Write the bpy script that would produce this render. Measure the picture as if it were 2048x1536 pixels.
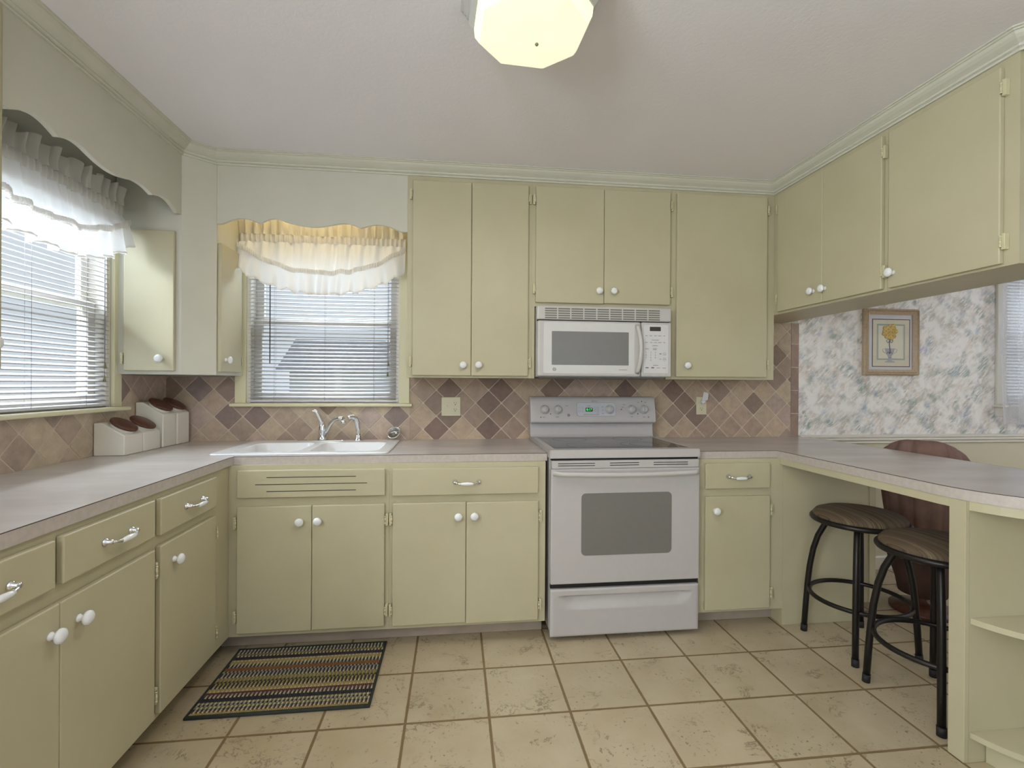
import bpy, bmesh, math, random
from mathutils import Matrix, Vector
random.seed(7)
PI = math.pi
for o in list(bpy.data.objects): bpy.data.objects.remove(o)
scn = bpy.context.scene
C = scn.collection

# ------------------------------------------------------------------ camera, sky, exposure
F_PX = 965.82; YAW = .1166; PITCH = -.0012; ROLL = .0057
cam_d = bpy.data.cameras.new('camera'); cam = bpy.data.objects.new('camera', cam_d); C.objects.link(cam)
cam_d.sensor_fit = 'HORIZONTAL'; cam_d.sensor_width = 36; cam_d.lens = 36*F_PX/2048; cam_d.clip_start = .02
fw = Vector((math.sin(YAW)*math.cos(PITCH), math.cos(YAW)*math.cos(PITCH), math.sin(PITCH)))
rt = Vector((math.cos(YAW), -math.sin(YAW), 0)); up = rt.cross(fw)
r2 = rt*math.cos(ROLL)+up*math.sin(ROLL); u2 = -rt*math.sin(ROLL)+up*math.cos(ROLL)
m = Matrix((r2, u2, -fw)).transposed().to_4x4(); m.translation = (1.664, -3.0048, 1.2597)
cam.matrix_world = m
scn.camera = cam
scn.view_settings.view_transform = 'Standard'; scn.view_settings.look = 'None'
scn.view_settings.gamma = 1; scn.view_settings.use_curve_mapping = False
scn.view_settings.exposure = -0.15
w = bpy.data.worlds.new('overcast_sky'); scn.world = w; w.use_nodes = True
wb = w.node_tree.nodes['Background']; wb.inputs[0].default_value = (.86, .92, 1, 1); wb.inputs[1].default_value = .95

def area(name, loc, rot, sx, sy, power, col=(1, 1, 1)):
    l = bpy.data.lights.new(name, 'AREA'); l.shape = 'RECTANGLE'; l.size = sx; l.size_y = sy; l.energy = power; l.color = col
    o = bpy.data.objects.new(name, l); C.objects.link(o); o.location = loc; o.rotation_euler = rot
    return o
# daylight by the seen windows, then fill at added openings (lights stand outside the glass)
area('daylight_back_window', (.88, .95, 2.75), (math.radians(-45), 0, 0), 1.5, 1.0, 120, (.80, .89, 1))
area('daylight_left_window', (-.95, -.9, 2.75), (math.radians(-45), 0, math.radians(90)), 1.5, 1.0, 340, (.80, .89, 1))
area('daylight_dining_window', (6.1, .95, 2.7), (math.radians(-45), 0, 0), 1.5, 1.0, 60, (.88, .93, 1))
area('added_fill_rear_door', (2.4, -5.05, 1.45), (math.radians(90), 0, 0), 3.0, 2.1, 4, (.88, .94, 1))  # fill light behind an added, unseen rear door
area('added_fill_dining_side', (7.75, -2.2, 1.5), (math.radians(90), 0, math.radians(90)), 1.8, 1.6, 8, (.88, .94, 1))  # fill light at a side window added out of view

area('added_fill_rear_left', (-.45, -3.85, 1.5), (math.radians(106), 0, math.radians(-90)), 1.3, 1.4, 160, (.88, .94, 1))  # fill from the left through an added, unseen window

# ------------------------------------------------------------------ material helpers
def lin(c):
    return tuple(((v/255)/12.92 if v/255 <= .04045 else (((v/255)+.055)/1.055)**2.4) for v in c)
class NT:
    def __init__(s, name):
        s.m = bpy.data.materials.new(name); s.m.use_nodes = True; s.t = s.m.node_tree; s.n = s.t.nodes; s.l = s.t.links
        s.b = s.n['Principled BSDF']
    def new(s, t, **k):
        n = s.n.new(t)
        for a, v in k.items(): setattr(n, a, v)
        return n
    def link(s, a, b): s.l.new(a, b)
    def math(s, op, a, b=None, c=None):
        n = s.new('ShaderNodeMath', operation=op)
        for i, v in enumerate((a, b, c)):
            if v is None: continue
            if isinstance(v, (int, float)): n.inputs[i].default_value = v
            else: s.link(v, n.inputs[i])
        return n.outputs[0]
    def mix(s, f, a, b, blend='MIX'):
        n = s.new('ShaderNodeMix', data_type='RGBA', blend_type=blend)
        for i, v in ((0, f), (6, a), (7, b)):
            if isinstance(v, (int, float)): n.inputs[i].default_value = v if i == 0 else (v, v, v, 1)
            elif isinstance(v, tuple): n.inputs[i].default_value = (*v[:3], 1)
            else: s.link(v, n.inputs[i])
        return n.outputs[2]
    def noise(s, vec, scale, detail=3, rough=.5, dist=0, out=0):
        n = s.new('ShaderNodeTexNoise'); n.inputs['Scale'].default_value = scale; n.inputs['Detail'].default_value = detail
        n.inputs['Roughness'].default_value = rough; n.inputs['Distortion'].default_value = dist
        if vec is not None: s.link(vec, n.inputs['Vector'])
        return n.outputs[out]
    def ramp(s, f, stops, interp='LINEAR'):
        n = s.new('ShaderNodeValToRGB'); n.color_ramp.interpolation = interp
        e = n.color_ramp.elements
        while len(e) < len(stops): e.new(.5)
        for q, (p, c) in zip(e, stops): q.position = p; q.color = (*c[:3], 1) if isinstance(c, tuple) else (c, c, c, 1)
        s.link(f, n.inputs[0]); return n.outputs[0]
    def coord(s, which='Object', scale=None, rot=None):
        n = s.new('ShaderNodeTexCoord'); o = n.outputs[which]
        if scale or rot:
            mp = s.new('ShaderNodeMapping')
            if scale: mp.inputs['Scale'].default_value = scale
            if rot: mp.inputs['Rotation'].default_value = rot
            s.link(o, mp.inputs[0]); o = mp.outputs[0]
        return o
    def bump(s, h, strength, dist=.01):
        n = s.new('ShaderNodeBump'); n.inputs['Strength'].default_value = strength; n.inputs['Distance'].default_value = dist
        s.link(h, n.inputs['Height']); s.link(n.outputs[0], s.b.inputs['Normal'])
    def set(s, col=None, rough=None, metal=None, spec=None):
        if col is not None:
            if isinstance(col, tuple): s.b.inputs['Base Color'].default_value = (*col[:3], 1)
            else: s.link(col, s.b.inputs['Base Color'])
        if rough is not None:
            if isinstance(rough, (int, float)): s.b.inputs['Roughness'].default_value = rough
            else: s.link(rough, s.b.inputs['Roughness'])
        if metal is not None: s.b.inputs['Metallic'].default_value = metal
        if spec is not None: s.b.inputs['Specular IOR Level'].default_value = spec
        return s

def painted(name, c, rough=.45, var=.05, nscale=6, bump=.05, bscale=120):
    t = NT(name); co = t.coord()
    n = t.noise(co, nscale, 4)
    a = tuple(v*(1-var) for v in lin(c)); b = tuple(min(1, v*(1+var)) for v in lin(c))
    t.set(t.mix(t.ramp(n, [(.3, 0.), (.7, 1.)]), a, b), rough)
    if bump: t.bump(t.noise(co, bscale, 2), bump, .002)
    return t.m
def plain(name, c, rough=.4, metal=0, spec=.5, emit=None, es=1):
    t = NT(name); co = t.coord(); n = t.noise(co, 30, 2)
    a = lin(c); t.set(t.mix(n, tuple(v*.96 for v in a), tuple(min(1, v*1.03) for v in a)), rough, metal, spec)
    if emit: t.b.inputs['Emission Color'].default_value = (*emit, 1); t.b.inputs['Emission Strength'].default_value = es
    return t.m

M = {}
def cabinet_mat():
    t = NT('cream_yellow_paint'); co = t.coord()
    n = t.noise(co, 3.5, 5, .6); base = t.mix(t.ramp(n, [(.3, 0.), (.72, 1.)]), lin((187, 179, 148)), lin((194, 186, 156)))
    # small brown scuffs and chips
    sc = t.noise(co, 9, 8, .72); sm = t.noise(co, 1.7, 2)
    f = t.math('MULTIPLY', t.ramp(sc, [(.70, 0.), (.76, 1.)]), t.ramp(sm, [(.52, 0.), (.62, .55)]))
    t.set(t.mix(f, base, lin((150, 128, 88))), .42)
    t.bump(t.noise(t.coord(scale=(60, 60, 14)), 3, 3), .06, .002)
    return t.m
M['cab'] = cabinet_mat()
M['wallp'] = painted('pale_green_grey_wall_paint', (208, 205, 190), .55, .02)
M['lowwall'] = painted('cream_dining_wall_paint', (214, 206, 182), .6, .02)
M['rearwall'] = painted('cream_rear_wall_paint', (222, 214, 190), .6, .02)
M['trimw'] = painted('white_gloss_trim_paint', (226, 220, 208), .35, .02)
M['casing'] = painted('cream_casing_paint', (226, 220, 186), .4, .02)
M['porc'] = plain('white_porcelain', (236, 236, 236), .12)
M['enamel'] = plain('white_enamel', (191, 186, 184), .22)
M['enamel2'] = plain('white_plastic', (198, 194, 191), .35)
M['chrome'] = plain('chrome', (225, 226, 228), .09, 1)
M['hinge'] = plain('painted_steel_hinge', (208, 200, 164), .4)
M['black'] = plain('black_recess', (22, 20, 18), .6)
M['glassblk'] = plain('black_ceramic_glass', (42, 43, 50), .06)
M['oven_glass'] = plain('grey_oven_glass', (120, 117, 112), .18)
M['mw_glass'] = plain('grey_mesh_glass', (128, 127, 126), .22)
M['ring'] = plain('grey_burner_ring', (112, 114, 124), .25)
M['display'] = plain('dark_display', (62, 60, 56), .2)
M['green_led_bg'] = plain('dark_green_display', (12, 48, 24), .3)
M['green_led'] = plain('green_led_digits', (60, 255, 120), .4, emit=(.15, 1, .3), es=1.2)
M['ink'] = plain('grey_print', (96, 96, 102), .5)
M['inkl'] = plain('light_grey_print', (150, 150, 152), .5)
M['panelgrey'] = plain('pale_grey_overlay', (196, 196, 202), .35)
M['stoolmetal'] = plain('dark_bronze_metal', (40, 36, 34), .38, .55)
M['rubber'] = plain('black_rubber', (28, 26, 25), .7)
M['beige_plate'] = plain('ivory_plastic', (218, 210, 180), .35)
M['clear'] = plain('frosted_clear_plastic', (225, 222, 225), .2)
M['slat'] = plain('white_vinyl_slat', (212, 211, 217), .4)
M['cord'] = plain('grey_cord', (150, 150, 156), .6)
M['wand'] = plain('dark_wand', (78, 78, 84), .3)
M['tassel'] = plain('olive_tassel', (128, 124, 92), .5)
M['canister'] = painted('cream_ceramic', (238, 234, 222), .3, .02, 10, 0)
M['kick'] = painted('grey_laminate_kick', (172, 158, 144), .5, .08, 10)
M['mat_grey'] = painted('lilac_grey_mat_board', (208, 205, 210), .8, .02, 20)
M['art_paper'] = painted('aged_cream_print', (216, 206, 186), .8, .05, 14)
M['art_dark'] = plain('dark_brown_line', (72, 58, 58), .7)
M['art_yellow'] = painted('ochre_petals', (208, 178, 108), .8, .2, 120, 0)
M['art_brown'] = plain('umber_petal_line', (134, 100, 48), .8)
M['art_green'] = plain('sage_wash', (164, 176, 164), .8)
M['art_blue'] = plain('slate_ribbon', (104, 106, 130), .8)
M['art_grey'] = plain('grey_urn_wash', (176, 172, 176), .8)
M['gold'] = painted('antique_champagne_frame', (192, 170, 142), .4, .12, 60, .3, 300)
M['soil'] = painted('mulch', (96, 80, 62), .9, .2, 12)
M['siding'] = painted('white_neighbour_siding', (214, 214, 216), .7, .03)
M['roofing'] = painted('grey_shingle_roof', (160, 158, 162), .9, .2, 14)
M['darkopen'] = plain('dark_house_window', (112, 114, 124), .2)
M['bark'] = painted('bark', (86, 72, 60), .9, .2, 20)
M['tire'] = M['black']

def wood():
    t = NT('walnut_wood'); co = t.coord(scale=(4, 30, 4)); n = t.noise(co, 9, 5, .6, 1)
    t.set(t.ramp(n, [(.3, lin((60, 34, 26))), (.55, lin((98, 58, 44))), (.8, lin((124, 76, 54)))]), .35); return t.m
M['walnut'] = wood()
def ceilm():
    t = NT('textured_white_ceiling'); co = t.coord()
    t.set(t.mix(t.noise(co, 2, 2), lin((240, 236, 240)), lin((243, 239, 243))), .8)
    t.bump(t.noise(co, 60, 4, .6, .6), .16, .006); return t.m
M['ceil'] = ceilm()
def laminate():
    t = NT('pinkish_grey_laminate'); co = t.coord(scale=(1, 1, 1), rot=(0, 0, .5))
    a = t.noise(t.coord(scale=(1.6, 5, 2), rot=(0, 0, .45)), 1.6, 4, .55, .3); b = t.noise(t.coord(), 70, 4, .7)
    c = t.mix(t.ramp(a, [(.32, 0.), (.7, 1.)]), lin((188, 179, 173)), lin((200, 192, 188)))
    t.set(c, .23); return t.m
M['lam'] = laminate()
M['lam_edge'] = painted('laminate_edge_band', (190, 180, 172), .45, .07, 60, 0)
M['seam'] = plain('dark_laminate_seam', (70, 60, 54), .6)

def tilem():
    t = NT('tumbled_travertine_tile'); co = t.coord()
    at = t.new('ShaderNodeAttribute'); at.attribute_name = 'tilecol'
    n = t.noise(co, 22, 6, .65, .4); c = t.mix(t.ramp(n, [(.3, 0.), (.7, 1.)]), .82, 1.14)
    col = t.mix(1., at.outputs['Color'], c, 'MULTIPLY')
    n2 = t.noise(co, 130, 4, .7); col = t.mix(t.ramp(n2, [(.62, 0.), (.72, .5)]), col, lin((110, 88, 72)))
    t.set(col, .5); t.bump(t.noise(co, 60, 5, .7), .35, .004); return t.m
M['tile'] = tilem()
M['grout'] = painted('pale_tan_grout', (206, 190, 174), .8, .05, 40, .3, 200)

def floorm():
    t = NT('travertine_floor_tile'); co = t.coord()
    sx = t.new('ShaderNodeSeparateXYZ'); t.link(co, sx.inputs[0])
    px, py = .3115, .3140
    u = t.math('DIVIDE', t.math('SUBTRACT', sx.outputs[0], 1.7981), px); v = t.math('DIVIDE', t.math('SUBTRACT', sx.outputs[1], -.8755), py)
    fu = t.math('FLOOR', u); fv = t.math('FLOOR', v)
    du = t.math('ABSOLUTE', t.math('SUBTRACT', t.math('FRACT', u), .5)); dv = t.math('ABSOLUTE', t.math('SUBTRACT', t.math('FRACT', v), .5))
    wob = t.math('MULTIPLY', t.math('SUBTRACT', t.noise(co, 25, 2), .5), .008)
    d = t.math('ADD', t.math('MAXIMUM', du, dv), wob)
    gr = t.ramp(d, [(.4815, 0.), (.4865, 1.)])
    cb = t.new('ShaderNodeCombineXYZ'); t.link(fu, cb.inputs[0]); t.link(fv, cb.inputs[1])
    wn = t.new('ShaderNodeTexWhiteNoise', noise_dimensions='3D'); t.link(cb.outputs[0], wn.inputs[0])
    # every tile samples its own piece of stone
    vm = t.new('ShaderNodeVectorMath', operation='MULTIPLY_ADD'); t.link(wn.outputs['Color'], vm.inputs[0]); vm.inputs[1].default_value = (9, 9, 9); t.link(co, vm.inputs[2]); tc = vm.outputs[0]
    base = t.mix(t.ramp(t.noise(tc, 5, 4, .6), [(.3, 0.), (.7, 1.)]), lin((170, 154, 124)), lin((188, 174, 147)))
    base = t.mix(t.math('MULTIPLY', wn.outputs['Value'], .3), base, lin((196, 176, 140)))
    vein = t.math('ABSOLUTE', t.math('SUBTRACT', t.noise(tc, 4.5, 9, .7, .6), .5))
    vm1 = t.math('MULTIPLY', t.ramp(vein, [(.004, 1.), (.012, 0.)]), t.ramp(t.noise(tc, 7, 3), [(.5, 0.), (.6, 1.)]))
    sp = t.noise(tc, 75, 3, .65); spm = t.math('MULTIPLY', t.ramp(sp, [(.61, 0.), (.645, 1.)]), t.ramp(t.noise(tc, 6, 4, .6), [(.46, 0.), (.6, 1.)]))
    mk = t.math('MINIMUM', t.math('ADD', t.math('MULTIPLY', vm1, .7), t.math('MULTIPLY', spm, .75)), 1)
    col = t.mix(mk, base, lin((98, 80, 54)))
    col = t.mix(gr, col, lin((122, 100, 66)))
    t.set(col, t.math('ADD', .42, t.math('MULTIPLY', gr, .4)))
    h = t.math('SUBTRACT', t.math('SUBTRACT', 1, gr), t.math('MULTIPLY', mk, .25))
    t.bump(h, .5, .003); return t.m
M['floor'] = floorm()

def wallpaper():
    t = NT('brushed_floral_wallpaper'); base = lin((246, 241, 237))
    def blot(off, sc, stops):
        mp = t.new('ShaderNodeMapping'); tc = t.new('ShaderNodeTexCoord'); t.link(tc.outputs['Object'], mp.inputs[0]); mp.inputs['Location'].default_value = off
        mp.inputs['Rotation'].default_value = (0, -.7, 0); mp.inputs['Scale'].default_value = (1, 1, 1)
        big = t.noise(mp.outputs[0], sc, 2, .5, .2)
        s0 = t.new('ShaderNodeMapping'); t.link(tc.outputs['Object'], s0.inputs[0]); s0.inputs['Rotation'].default_value = (0, .75, 0)
        st = t.new('ShaderNodeMapping'); t.link(s0.outputs[0], st.inputs[0]); st.inputs['Scale'].default_value = (5, 3, 19); st.inputs['Location'].default_value = off
        s1 = t.noise(st.outputs[0], 3.0, 3, .6, .9)
        f = t.math('MULTIPLY', t.ramp(big, stops), t.ramp(s1, [(.40, 0.), (.60, 1.)]))
        return f
    c = t.mix(blot((0, 0, 0), 9, [(.42, 0.), (.60, .7)]), base, lin((218, 204, 188)))
    c = t.mix(blot((3, 1, 7), 10, [(.48, 0.), (.62, .85)]), c, lin((192, 182, 170)))
    c = t.mix(blot((11, 4, 2), 8.5, [(.50, 0.), (.66, .9)]), c, lin((142, 158, 148)))
    c = t.mix(blot((5, 9, 13), 8, [(.56, 0.), (.72, .8)]), c, lin((142, 158, 178)))
    c = t.mix(blot((17, 3, 21), 11, [(.60, 0.), (.74, .7)]), c, lin((170, 166, 200)))
    t.set(c, .6); return t.m
M['paper'] = wallpaper()

def sheer(name, c, tr, back=.5):
    t = NT(name); out = t.n['Material Output']
    d = t.new('ShaderNodeBsdfDiffuse'); d.inputs[0].default_value = (*lin(c), 1)
    tl = t.new('ShaderNodeBsdfTranslucent'); tl.inputs[0].default_value = (*lin(c), 1)
    tp = t.new('ShaderNodeBsdfTransparent'); m1 = t.new('ShaderNodeMixShader'); m1.inputs[0].default_value = back
    t.link(d.outputs[0], m1.inputs[1]); t.link(tl.outputs[0], m1.inputs[2])
    m2 = t.new('ShaderNodeMixShader'); wv = t.noise(t.coord(scale=(1, 1, 1)), 400, 1)
    t.link(t.math('MULTIPLY', wv, 2*tr), m2.inputs[0]); t.link(m1.outputs[0], m2.inputs[1]); t.link(tp.outputs[0], m2.inputs[2])
    t.link(m2.outputs[0], out.inputs[0]); return t.m
M['voile'] = sheer('white_voile', (246, 245, 243), .03, .2)
M['voile2'] = sheer('gathered_voile_band', (238, 234, 228), .0, .3)
M['sheer'] = sheer('sheer_white_curtain', (236, 237, 242), .32)
def glassm():
    t = NT('window_glass'); out = t.n['Material Output']; tp = t.new('ShaderNodeBsdfTransparent'); tp.inputs[0].default_value = (.93, .95, .95, 1)
    gl = t.new('ShaderNodeBsdfGlossy'); gl.inputs['Roughness'].default_value = .02; lw = t.new('ShaderNodeLayerWeight'); lw.inputs[0].default_value = .5
    mx = t.new('ShaderNodeMixShader'); t.link(t.math('ADD', t.math('MULTIPLY', t.math('POWER', lw.outputs['Facing'], 4), .5), .02), mx.inputs[0]); t.link(tp.outputs[0], mx.inputs[1]); t.link(gl.outputs[0], mx.inputs[2]); t.link(mx.outputs[0], out.inputs[0]); return t.m
M['glass'] = glassm()
def grassm():
    t = NT('lawn'); co = t.coord(); t.set(t.ramp(t.noise(co, 5, 8, .7), [(.3, lin((112, 118, 84))), (.7, lin((168, 168, 130)))]), .9); return t.m
M['grass'] = grassm()
def leafm():
    t = NT('shrub_leaves'); co = t.coord(); t.set(t.ramp(t.noise(co, 9, 5, .7), [(.3, lin((58, 66, 60))), (.7, lin((134, 142, 128)))]), .7); return t.m
M['leaf'] = leafm()
def seatfab():
    t = NT('striped_brown_seat_fabric'); n = t.noise(t.coord(scale=(420, .5, 0)), 1, 2, .6)
    t.set(t.ramp(n, [(.3, lin((66, 52, 40))), (.55, lin((98, 82, 62))), (.75, lin((136, 120, 94)))]), .85); return t.m
M['seatfab'] = seatfab()
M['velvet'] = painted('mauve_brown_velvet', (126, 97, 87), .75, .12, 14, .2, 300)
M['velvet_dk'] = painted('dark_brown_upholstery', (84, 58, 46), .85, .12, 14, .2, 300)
def lampm():
    t = NT('lit_acrylic_lamp_shade'); co = t.coord(); n = t.noise(co, 6, 3)
    t.set(lin((236, 232, 206)), .3)
    t.link(t.mix(t.ramp(n, [(.3, 0.), (.7, 1.)]), (1, .92, .62), (1, .95, .72)), t.b.inputs['Emission Color']); t.b.inputs['Emission Strength'].default_value = .80; return t.m
M['lamp'] = lampm()
M['lampglass'] = plain('grey_bevelled_glass', (196, 196, 186), .15)
RUG = {k: painted('yarn_'+k, c, .9, .12, 60, 0) for k, c in dict(black=(44, 42, 48), cream=(186, 176, 138), tan=(158, 140, 84), olive=(122, 116, 74), rust=(128, 84, 44), wine=(92, 52, 50), grey=(150, 146, 130), edge=(46, 50, 46)).items()}

# ------------------------------------------------------------------ mesh helpers
class MB:
    def __init__(s, mat=None): s.bm = bmesh.new(); s.M = mat or Matrix()
    def _app(s, bm2, mi=0):
        vs = {}
        for v in bm2.verts: vs[v] = s.bm.verts.new(s.M @ v.co)
        for f in bm2.faces:
            try:
                nf = s.bm.faces.new([vs[v] for v in f.verts]); nf.material_index = mi; nf.smooth = f.smooth
            except ValueError: pass
        bm2.free()
    def box(s, x0, x1, y0, y1, z0, z1, bev=0, seg=2, mi=0):
        b = bmesh.new(); bmesh.ops.create_cube(b, size=1)
        x0, x1 = sorted((x0, x1)); y0, y1 = sorted((y0, y1)); z0, z1 = sorted((z0, z1))
        for v in b.verts: v.co = Vector((x0+(v.co.x+.5)*(x1-x0), y0+(v.co.y+.5)*(y1-y0), z0+(v.co.z+.5)*(z1-z0)))
        if bev: bmesh.ops.bevel(b, geom=b.edges[:], offset=bev, segments=seg, affect='EDGES', profile=.5)
        s._app(b, mi); return s
    def prism(s, poly, a, b_, axis='z', bev=0, mi=0):
        b = bmesh.new()
        def P(p, t): return {'z': (p[0], p[1], t), 'x': (t, p[0], p[1]), 'y': (p[0], t, p[1])}[axis]
        lo = [b.verts.new(P(p, a)) for p in poly]; hi = [b.verts.new(P(p, b_)) for p in poly]
        n = len(poly); b.faces.new(lo[::-1]); b.faces.new(hi)
        for i in range(n): b.faces.new([lo[i], lo[(i+1) % n], hi[(i+1) % n], hi[i]])
        bmesh.ops.recalc_face_normals(b, faces=b.faces[:])
        if bev: bmesh.ops.bevel(b, geom=b.edges[:], offset=bev, segments=2, affect='EDGES', profile=.5)
        s._app(b, mi); return s
    def lathe(s, prof, c=(0, 0, 0), d=(0, 0, 1), n=24, mi=0):
        # prof: (radius, height along d)
        d = Vector(d).normalized(); q = Vector((0, 0, 1)).rotation_difference(d); c = Vector(c); b = bmesh.new(); rings = []
        for r, h in prof:
            rings.append([b.verts.new(c + q @ Vector((r*math.cos(2*PI*i/n), r*math.sin(2*PI*i/n), h))) for i in range(n)] if r > 1e-6 else [b.verts.new(c+q @ Vector((0, 0, h)))])
        for A, B in zip(rings, rings[1:]):
            for i in range(n):
                j = (i+1) % n
                if len(A) == 1 and len(B) == 1: continue
                if len(A) == 1: f = [A[0], B[j], B[i]]
                elif len(B) == 1: f = [A[i], A[j], B[0]]
                else: f = [A[i], A[j], B[j], B[i]]
                b.faces.new(f).smooth = True
        for R_ in (rings[0], rings[-1]):
            if len(R_) > 1: b.faces.new(R_)
        bmesh.ops.recalc_face_normals(b, faces=b.faces[:]); s._app(b, mi); return s
    def tube(s, pts, r, n=10, closed=False, mi=0, flat=1):
        pts = [Vector(p) for p in pts]; b = bmesh.new(); rings = []; N = len(pts)
        rr = r if isinstance(r, (list, tuple)) else [r]*N
        pn = None
        for i, p in enumerate(pts):
            t = (pts[(i+1) % N]-pts[i-1]) if (closed or 0 < i < N-1) else (pts[1]-pts[0] if i == 0 else pts[-1]-pts[-2])
            t.normalize()
            if pn is None:
                a = Vector((0, 0, 1)) if abs(t.z) < .9 else Vector((1, 0, 0)); pn = (a - t*a.dot(t)).normalized()
            else: pn = (pn - t*pn.dot(t)).normalized()
            bn = t.cross(pn)
            rings.append([b.verts.new(p + rr[i]*(math.cos(2*PI*k/n)*pn*flat+math.sin(2*PI*k/n)*bn)) for k in range(n)])
        R_ = rings + ([rings[0]] if closed else [])
        for A, B in zip(R_, R_[1:]):
            for k in range(n): b.faces.new([A[k], A[(k+1) % n], B[(k+1) % n], B[k]]).smooth = True
        if not closed: b.faces.new(rings[0][::-1]); b.faces.new(rings[-1])
        bmesh.ops.recalc_face_normals(b, faces=b.faces[:]); s._app(b, mi); return s
    def grid(s, fn, nu, nv, mi=0, mif=None, smooth=True):
        vs = [[s.bm.verts.new(s.M @ Vector(fn(i/nu, j/nv))) for j in range(nv+1)] for i in range(nu+1)]
        for i in range(nu):
            for j in range(nv):
                f = s.bm.faces.new([vs[i][j], vs[i+1][j], vs[i+1][j+1], vs[i][j+1]]); f.smooth = smooth
                f.material_index = mif(i, j) if mif else mi
        return s
    def plate(s, outer, holes, z0, z1, mi=0):
        b = bmesh.new()
        for z in (z0, z1):
            es = []
            for loop in [outer]+holes:
                vs = [b.verts.new((p[0], p[1], z)) for p in loop]
                for i in range(len(vs)): es.append(b.edges.new((vs[i], vs[(i+1) % len(vs)])))
            bmesh.ops.triangle_fill(b, edges=es, use_beauty=True)
        for loop in [outer]+holes:
            n = len(loop)
            for i in range(n):
                p, q = loop[i], loop[(i+1) % n]
                b.faces.new([b.verts.new((*p, z0)), b.verts.new((*q, z0)), b.verts.new((*q, z1)), b.verts.new((*p, z1))])
        bmesh.ops.remove_doubles(b, verts=b.verts[:], dist=1e-5)
        bmesh.ops.recalc_face_normals(b, faces=b.faces[:]); s._app(b, mi); return s

def pinv(parent):
    bpy_loc = parent.location
    return Matrix.Translation(-Vector(bpy_loc))
def obj(name, mb, mats, parent=None, smooth=None):
    me = bpy.data.meshes.new(name); mb.bm.normal_update(); mb.bm.to_mesh(me); mb.bm.free()
    for mt in (mats if isinstance(mats, (list, tuple)) else [mats]): me.materials.append(mt)
    o = bpy.data.objects.new(name, me); C.objects.link(o)
    if parent is not None:
        root = parent
        while root.parent: root = root.parent
        o.parent = parent
        if parent is root and root.type == 'EMPTY': o.matrix_parent_inverse = pinv(root)
    return o
def tag(o, label, cat, group=None, kind=None):
    o['label'] = label; o['category'] = cat
    if group: o['group'] = group
    if kind: o['kind'] = kind
    return o
def thing(name, label, cat, loc=(0, 0, 0), group=None):
    o = bpy.data.objects.new(name, None); o.empty_display_size = .1; C.objects.link(o); o.location = loc
    return tag(o, label, cat, group)
def struct(name, mb, mat, parent=None):
    o = obj(name, mb, mat, parent)
    if parent is None: o['kind'] = 'structure'
    return o
def dup(root, loc, label=None):
    r = root.copy(); C.objects.link(r); r.location = loc
    if label: r['label'] = label
    for ch in list(root.children):
        c = ch.copy(); C.objects.link(c); c.parent = r; c.matrix_parent_inverse = ch.matrix_parent_inverse.copy()
        for g in list(ch.children):
            d = g.copy(); C.objects.link(d); d.parent = c; d.matrix_parent_inverse = g.matrix_parent_inverse.copy()
    return r
def text_mb(mb, s, size, M4, depth=.0004, align='CENTER'):
    cu = bpy.data.curves.new('t', 'FONT'); cu.body = s; cu.size = size; cu.align_x = align; cu.align_y = 'CENTER'; cu.extrude = depth
    o = bpy.data.objects.new('t', cu); C.objects.link(o); bpy.context.view_layer.update()
    me = bpy.data.meshes.new_from_object(o.evaluated_get(bpy.context.evaluated_depsgraph_get()))
    b = bmesh.new(); b.from_mesh(me); b.transform(M4); mb._app(b)
    bpy.data.objects.remove(o); bpy.data.meshes.remove(me); bpy.data.curves.remove(cu)
FR = {'B': Matrix(), 'L': Matrix.Rotation(PI/2, 4, 'Z'), 'R': Matrix.Rotation(-PI/2, 4, 'Z')}
FACING = Matrix.Rotation(PI/2, 4, 'X')   # text standing up and facing -y

# ------------------------------------------------------------------ room shell
ZC = 2.4508; XE = 7.4; YF = -4.8; XW = 0.0
struct('floor', MB().box(XW-.15, XE+.15, YF-.15, .15, -.12, 0), M['floor'])
struct('ceiling', MB().box(XW-.15, XE+.15, YF-.15, .15, ZC, ZC+.12), M['ceil'])
def wall_cells(mb, us, zs, holes, mif, t0, t1, axis):
    us = sorted(set(us+[h[0] for h in holes]+[h[1] for h in holes])); zs = sorted(set(zs+[h[2] for h in holes]+[h[3] for h in holes]))
    for a, b in zip(us, us[1:]):
        for c, d in zip(zs, zs[1:]):
            mu, mz = (a+b)/2, (c+d)/2
            if any(h[0] < mu < h[1] and h[2] < mz < h[3] for h in holes): continue
            if axis == 'x': mb.box(a, b, t0, t1, c, d, mi=mif(mu, mz))
            else: mb.box(t0, t1, a, b, c, d, mi=mif(mu, mz))
    return mb
WB = (.443, 1.325, 1.135, 2.12)       # back window opening
WD = (5.54, 6.66, 1.13, 2.12)         # dining window opening
WL = (-1.33, -.45, 1.135, 2.12)       # left window opening
struct('wall_back', wall_cells(MB(), [XW, 3.953, XE], [0, .89, ZC], [WB, WD], lambda x, z: (0 if x < 3.953 else (1 if z > .89 else 2)), 0, .15, 'x'), [M['wallp'], M['paper'], M['lowwall']])
struct('wall_left', wall_cells(MB(), [YF, 0], [0, ZC], [WL, (-4.4, -3.25, .9, 2.2)], lambda x, z: 0, -.15, 0, 'y'), M['wallp'])
struct('wall_right', wall_cells(MB(), [YF, 0], [0, .89, ZC], [(-3.1, -1.3, .7, 2.3)], lambda x, z: (1 if z < .89 else 0), XE, XE+.15, 'y'), [M['paper'], M['lowwall']])
struct('wall_front', wall_cells(MB(), [XW, XE], [0, ZC], [(.9, 3.9, .03, 2.15)], lambda x, z: 0, YF-.15, YF, 'x'), M['rearwall'])

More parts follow.
